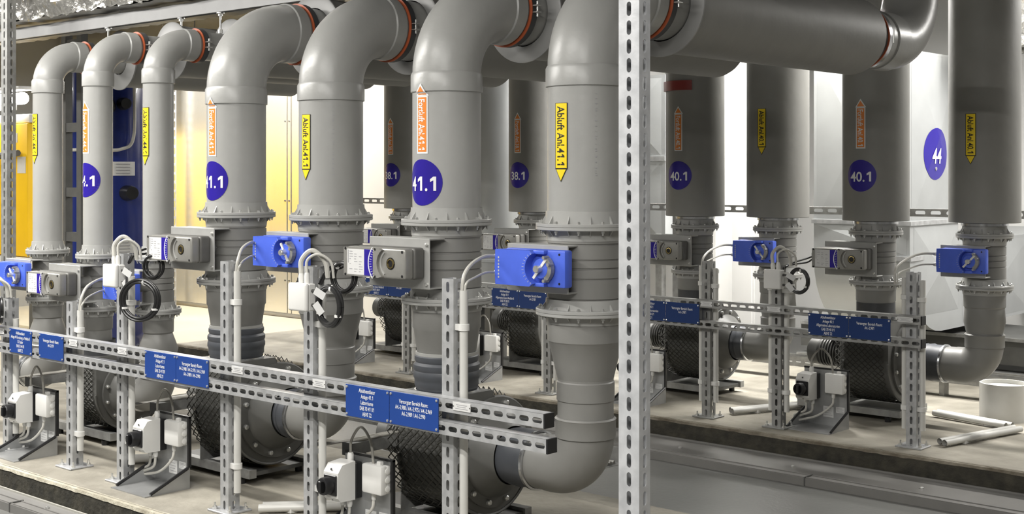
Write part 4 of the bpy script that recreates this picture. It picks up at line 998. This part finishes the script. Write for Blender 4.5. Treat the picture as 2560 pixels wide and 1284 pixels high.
# ------------------------------------------------------------------ background things
t = thing('yellow_cabinet', 'bright yellow cabinet at the far left under a glaring lamp', 'cabinet', (-11.2, 5.5, 0))
MB().rbox(-1.0, 0.86, 0, 0.6, 0.66, 1.78, 0.01).build('body', 'yellow_paint', t)
MB().rbox(-1.0, 0.86, 0.02, 0.6, 0.50, 0.655, 0.01).build('lower_panel', 'wall_white', t)
MB().rbox(-1.0, 0.86, 0.02, 0.6, 1.785, 1.86, 0.01).build('top_panel', 'wall_white', t)
for xx in (-0.95, 0.80):
    MB().box(xx, xx + 0.05, 0.05, 0.10, 0.0, 0.50).build('leg', 'dark_steel', t, smooth=0)
MB().box(0.58, 0.70, -0.003, 0.0, 1.62, 1.70).build('label_plate', 'paper', t, smooth=0)
MB().box(0.70, 0.84, -0.003, 0.0, 1.36, 1.50).build('label_plate', 'paper', t, smooth=0)
MB().tube(bez([(0.30, -0.05, 0.40), (0.30, -0.05, 1.0), (0.32, -0.05, 1.38), (0.46, -0.05, 1.50), (0.80, -0.05, 1.53)], 8), 0.028, 8).build('pipe', 'dark_steel', t)
t = thing('bulkhead_lamp', 'glaring strip lamp with louvre above the yellow cabinet', 'lamp', (-10.85, 5.45, 1.90))
MB().rbox(-0.6, 0.5, -0.02, 0.14, 0.16, 0.19, 0.008).build('housing', 'lamp_white', t)
MB().lathe([(0.05, -0.55), (0.05, 0.45)], (0, 0.05, 0.09), 'x', 14).build('tube', 'lamp_glow', t)
for i in range(22):
    MB().box(-0.56 + i * 0.047, -0.553 + i * 0.047, -0.03, 0.0, -0.01, 0.05).build('louvre', 'lamp_white', t, smooth=0)
t = thing('yellow_reflector', 'large yellow box added in the left bay to reflect in the panel wall', 'reflector', (-13.2, 5.3, 0))  # added box, sized so its yellow reflects in the sheet panels
MB().rbox(-0.6, 0.6, -2.0, 2.2, 0.50, 1.80, 0.02).build('body', 'yellow_pale', t)
MB().box(-0.58, 0.58, -1.9, 2.1, 0.0, 0.50).build('base', 'wall_grey', t, smooth=0)
t = thing('blue_tank', 'dark blue cylindrical vessel between the thin front pipes', 'tank', (-8.66, 5.25, 0))
MB().lathe([(0.24, 0.10), (0.285, 0.16), (0.295, 0.20), (0.295, 2.02), (0.27, 2.12), (0.15, 2.20), (0.0, 2.22)], seg=56).build('vessel', 'tank_blue', t)
for k_ in range(4):
    a = PI / 4 + k_ * PI / 2; MB().box(-0.02, 0.02, -0.02, 0.02, 0, 0.16).build('leg', 'dark_steel', t, (0.2 * math.cos(a), 0.2 * math.sin(a), 0), smooth=0)
ca = math.atan2(-5.25, 8.66)
def on_tank(da, r_=0.295):
    a = ca + da; return (r_ * math.cos(a), r_ * math.sin(a))
for da, z, s in ((-0.05, 1.84, 1.2), (0.32, 1.86, 0.9), (-0.12, 1.63, 1.0), (0.42, 1.22, 1.1), (0.6, 0.55, 1.0)):
    x_, y_ = on_tank(da); dx, dy = math.cos(ca + da), math.sin(ca + da)
    MB().tube([(x_ - dx * 0.03, y_ - dy * 0.03, z), (x_ + dx * 0.05 * s, y_ + dy * 0.05 * s, z), (x_ + dx * 0.09 * s, y_ + dy * 0.09 * s, z)], [0.05 * s, 0.05 * s, 0.042 * s], 18).build('fitting', 'black_plastic', t)
MB().tube(bez([(*on_tank(-0.9, 0.33), 1.53), (*on_tank(-0.2, 0.34), 1.53), (*on_tank(0.25, 0.34), 1.535), (*on_tank(0.5, 0.35), 1.62), (*on_tank(0.52, 0.35), 2.0)], 8), 0.012, 8).build('sight_tube', 'cable_white', t)
for z, h_, txt in ((1.395, 0.10, True), (0.83, 0.09, False)):
    mb = MB(); vs = []; nn = 6
    for j in range(2):
        for i in range(nn + 1):
            x_, y_ = on_tank(0.02 + 0.62 * i / nn, 0.299); vs.append((x_, y_, z - h_ / 2 + h_ * j))
    lp = mb.add(vs, [(i, i + 1, nn + 2 + i, nn + 1 + i) for i in range(nn)]).build('info_plate', 'paper', t, smooth=0)
    pr = MB()
    for r_ in range(4):
        zz = z + 0.033 - 0.022 * r_; vs = []
        for j in range(2):
            for i in range(nn + 1):
                x_, y_ = on_tank(0.16 + 0.34 * i / nn, 0.3005); vs.append((x_, y_, zz - 0.004 + 0.006 * j))
        pr.add(vs, [(i, i + 1, nn + 2 + i, nn + 1 + i) for i in range(nn)])
    pr.build('fine_print', 'print_grey', lp, smooth=0)
def frame(name, label, x, y, w, z1, rungs, m='dark_steel', d=0.05, u=0.055, base=0.0):
    t = thing(name, label, 'frame', (x, y, base))
    for xx in (0, w):
        MB().box(xx, xx + u, 0, d, 0, z1 - base).build('upright', m, t, smooth=0)
    for z in rungs:
        MB().box(u, w, 0.004, d - 0.004, z - base - 0.03, z - base + 0.03).build('rung', m, t, smooth=0)
    return t
frame('ladder_rack', 'dark steel ladder rack beside the blue tank', -7.92, 4.45, 0.19, 2.6, (0.55, 0.95, 1.24, 1.66, 2.2), base=0.0)
frame('steel_rack', 'dark steel rack before the white panels behind the nearest outlet pipe', -7.45, 7.35, 0.62, 2.8, (0.55, 1.10, 1.62, 2.3))
post(-11.55, 7.70, 0.0, 2.9, 'slim perforated wall upright beside the panel wall', 0.05, 0.04, base=False, m='galvanised', pitch=0.09, a=0.025, r=0.009)
post(-4.70, 7.0, 0.0, 2.9, 'slim perforated upright behind the lagged pipe beside the tall post', 0.05, 0.04, base=False, m='galvanised_dull', pitch=0.06, a=0.016, r=0.008)
t = thing('round_duct', 'pale round galvanised duct between the two nearest front pipes', 'duct', (-5.86, 6.45, 0))
MB().lathe([(0.0, 0.50), (0.14, 0.50), (0.17, 0.56), (0.17, 2.94)], seg=44, caps=False).build('duct_body', 'sheet_duct', t)
MB().lathe([(0.17, 0.78), (0.176, 0.782), (0.176, 0.80), (0.17, 0.802)], seg=44, caps=False).build('duct_rib', 'sheet_duct', t)
MB().lathe([(0.05, ZP), (0.05, 0.52)], seg=16).build('pedestal', 'dark_steel', t)
rail(-8.0, -1.0, 6.62, 1.135, 1.176, 'slotted channel running behind the lagged back pipes', cap=False, group='slotted rails', m='galvanised_dull', pitch=0.085, a=0.018, r=0.0105)
for xx, w_ in ((-7.8, 'at its far end'), (-4.62, 'left of the two 40.1 pipes'), (-1.3, 'beyond the right picture edge')):
    o = MB().box(xx, xx + 0.04, 6.665, 6.705, ZP, 2.94).build('support_upright', 'galvanised_dull', None, smooth=0)
    tag(o, 'plain upright of the channel behind the lagged pipes, ' + w_, 'post', 'channel uprights')
# big sheet metal duct with cross-broken panels: comes down, bends and runs back
t = thing('sheet_metal_duct', 'large sheet metal duct with folded panels and blue 44 sticker', 'duct', (-3.84, 7.0, 0))
wD = 0.60
prof = [(0.0, 2.06), (0.0, 0.86)]
for i in range(9):
    a = math.radians(180 + 90 * i / 8); prof.append((0.42 + 0.42 * math.cos(a), 0.86 + 0.42 * math.sin(a)))
prof += [(3.0, 0.44), (3.0, 0.96), (0.72, 0.96), (0.66, 1.02), (0.66, 2.06)]
MB().prism(prof, lambda u, v, d: (d, u, v), 0.0, wD).build('casing', 'sheet_duct', t, smooth=20)
def crossbreak(pts, n, h, name='folded_panel'):
    c = sum((Vector(p) for p in pts), Vector()) / 4 + Vector(n) * h
    vs = [Vector(p) + Vector(n) * 0.0006 for p in pts] + [c]
    MB().add(vs, [(0, 1, 4), (1, 2, 4), (2, 3, 4), (3, 0, 4)]).build(name, 'sheet_duct', t, smooth=0)
for (y0, y1, z0, z1) in ((0.02, 0.64, 1.10, 2.04), (0.05, 0.66, 0.55, 1.06), (0.72, 1.8, 0.46, 0.94), (1.8, 2.95, 0.46, 0.94)):
    crossbreak([(wD, y0, z0), (wD, y1, z0), (wD, y1, z1), (wD, y0, z1)], (1, 0, 0), 0.030)
for (x0, x1, z0, z1) in ((0.02, 0.58, 1.10, 2.04), (0.02, 0.58, 0.90, 1.06)):
    crossbreak([(x0, 0, z0), (x1, 0, z0), (x1, 0, z1), (x0, 0, z1)], (0, -1, 0), 0.020)
for z in (1.08, 0.88):
    MB().box(-0.01, wD + 0.012, -0.012, 0.68, z - 0.012, z + 0.012).build('seam_flange', 'galvanised', t, smooth=0)
dsc = MB(); zc, yc, rr = 1.475, 0.30, 0.15
def fold_h(y, z):      # the sticker lies on the folded panel
    return 0.030 * max(0.0, 1 - max(abs(yc + y - 0.33) / 0.31, abs(zc + z - 1.57) / 0.47)) + 0.0018
vs = [(fold_h(0, 0), 0, 0)]; fs = [(0, 1 + i, 1 + (i + 1) % 48) for i in range(48)]
for q in range(1, 11):
    vs += [(fold_h(rr * q / 10 * math.cos(2 * PI * i / 48), rr * q / 10 * math.sin(2 * PI * i / 48)), rr * q / 10 * math.cos(2 * PI * i / 48), rr * q / 10 * math.sin(2 * PI * i / 48)) for i in range(48)]
    if q < 10: fs += [(1 + (q - 1) * 48 + i, 1 + q * 48 + i, 1 + q * 48 + (i + 1) % 48, 1 + (q - 1) * 48 + (i + 1) % 48) for i in range(48)]
do = dsc.add(vs, fs).build('number_disc', 'disc_blue', t, (wD, yc, zc), smooth=0)
do['label'] = 'round blue sticker with the number 44'
wrap_text(MB(), '44', 0.125, lambda x, y: (fold_h(x, y - 0.01) + 0.003, x, y - 0.01), 0.95).build('lettering', 'print_white', do, smooth=0)
MB().lathe([(0.011, 0.0), (0.011, 0.004)], (fold_h(0, -0.085), 0.0, -0.085), 'x', 10).build('stud', 'bolt_zinc', do)
t = thing('foil_elbow', 'bright crinkled foil lagging behind the ceiling bend at the right', 'duct', (-2.95, 7.80, 2.09))
rnd = random.Random(9)
crinkle(24, 24, lambda u, v: (0.35 * math.cos(2 * PI * u), 0.35 * math.sin(2 * PI * u), v * 0.84), 0.02).build('foil_wrap', 'foil', t, smooth=20)
o = MB().lathe([(0.12, 0), (0.12, 0.185), (0.108, 0.185), (0.108, 0.165)], (0, 0, 0), 'z', 40).build('round_pedestal', 'conduit_white', None, (-2.56, 6.62, ZP)); tag(o, 'short white round pedestal on the back plinth at the right', 'pedestal')
t = thing('riser_beam', 'black overhead steel beam near the right end of the ceiling run', 'beam', (-3.6, 5.75, 2.30))
MB().box(0, 2.4, 0, 0.10, 0.0, 0.06).build('web', 'dark_steel', t, smooth=0)
for xx in (0.3, 1.4): MB().lathe([(0.012, -0.03), (0.012, 0.0)], (xx, 0.05, 0), 'z', 8).build('bolt', 'dark_steel', t)
for xx in (0.1, 2.3): MB().lathe([(0.008, 0.06), (0.008, 0.65)], (xx, 0.05, 0), 'z', 8).build('drop_rod', 'dark_steel', t)

# grey sheet duct behind the 38.1 pipes
t = thing('panel_duct', 'grey sheet duct with folded panels left of the tall post, far behind', 'duct', (-6.75, 7.2, 0.90))
MB().box(0, 1.70, 0, 0.45, 0, 1.12).build('casing', 'sheet_duct', t, smooth=0)
for i in range(3):
    for (z0, z1) in ((0.02, 0.54), (0.58, 1.10)):
        x0, x1 = 0.02 + i * 0.56, 0.55 + i * 0.56
        crossbreak([(x0, 0, z0), (x1, 0, z0), (x1, 0, z1), (x0, 0, z1)], (0, -1, 0), 0.022)
MB().box(-0.005, 1.705, -0.012, 0.455, 0.545, 0.575).build('seam_flange', 'galvanised', t, smooth=0)
for xx in (0.08, 1.55):
    MB().box(xx, xx + 0.05, 0.1, 0.15, -0.78, 0.0).build('leg', 'galvanised_dull', t, smooth=0)

# dark boxes added to blacken the gap under the big duct
t = thing('shade_filler', 'added low dark trestle on the floor under the big sheet metal duct', 'filler', (-4.3, 7.62, 0))
for i, (z0, z1) in enumerate(((0.02, 0.20), (0.24, 0.40))):
    MB().box(0, 5.2, 0.05 * i, 0.05 * i + 0.12, z0, z1).build('beam', 'dark_steel', t, smooth=0)
    MB().box(0, 5.2, 0.05 * i - 0.012, 0.05 * i, z1 - 0.02, z1).build('beam_lip', 'galvanised_dull', t, smooth=0)
for i in range(6):
    MB().box(0.1 + i, 0.16 + i, 0.17, 0.23, 0, 0.40).build('leg', 'dark_steel', t, smooth=0)
MB().box(0, 5.2, 0.30, 0.9, 0.0, 0.38).build('back_plate', 'dark_steel', t, smooth=0)

def spare_coil(x, y, z, r, tilt, label):
    c = thing('cable_coil', label, 'cable', (x, y, z), 'coils of spare cable')
    ct, st = math.cos(tilt), math.sin(tilt)
    for q in range(3):
        rr = r + 0.005 * (q % 2)
        P = [(rr * math.cos(2 * PI * i / 28) * ct, rr * math.cos(2 * PI * i / 28) * st + 0.008 * q, rr * 1.2 * math.sin(2 * PI * i / 28)) for i in range(29)]
        MB().tube(P, 0.0052, 8, False).build('loop', 'black_cable', c)
    for g in (130, 20):
        a = math.radians(g)
        MB().lathe([(0.0, -0.003), (0.011, -0.003), (0.011, 0.003), (0.0, 0.003)], (r * math.cos(a) * ct, r * math.cos(a) * st + 0.008, r * 1.2 * math.sin(a)), 'x', 10).build('cable_tie', 'white_plastic', c)
spare_coil(-3.432, 2.975, 1.010, 0.040, 0.45, 'small black cable coil hanging under the nearest grey actuator')
spare_coil(-4.590, 2.975, 0.990, 0.036, 0.55, 'small black cable coil hanging under the second grey actuator')
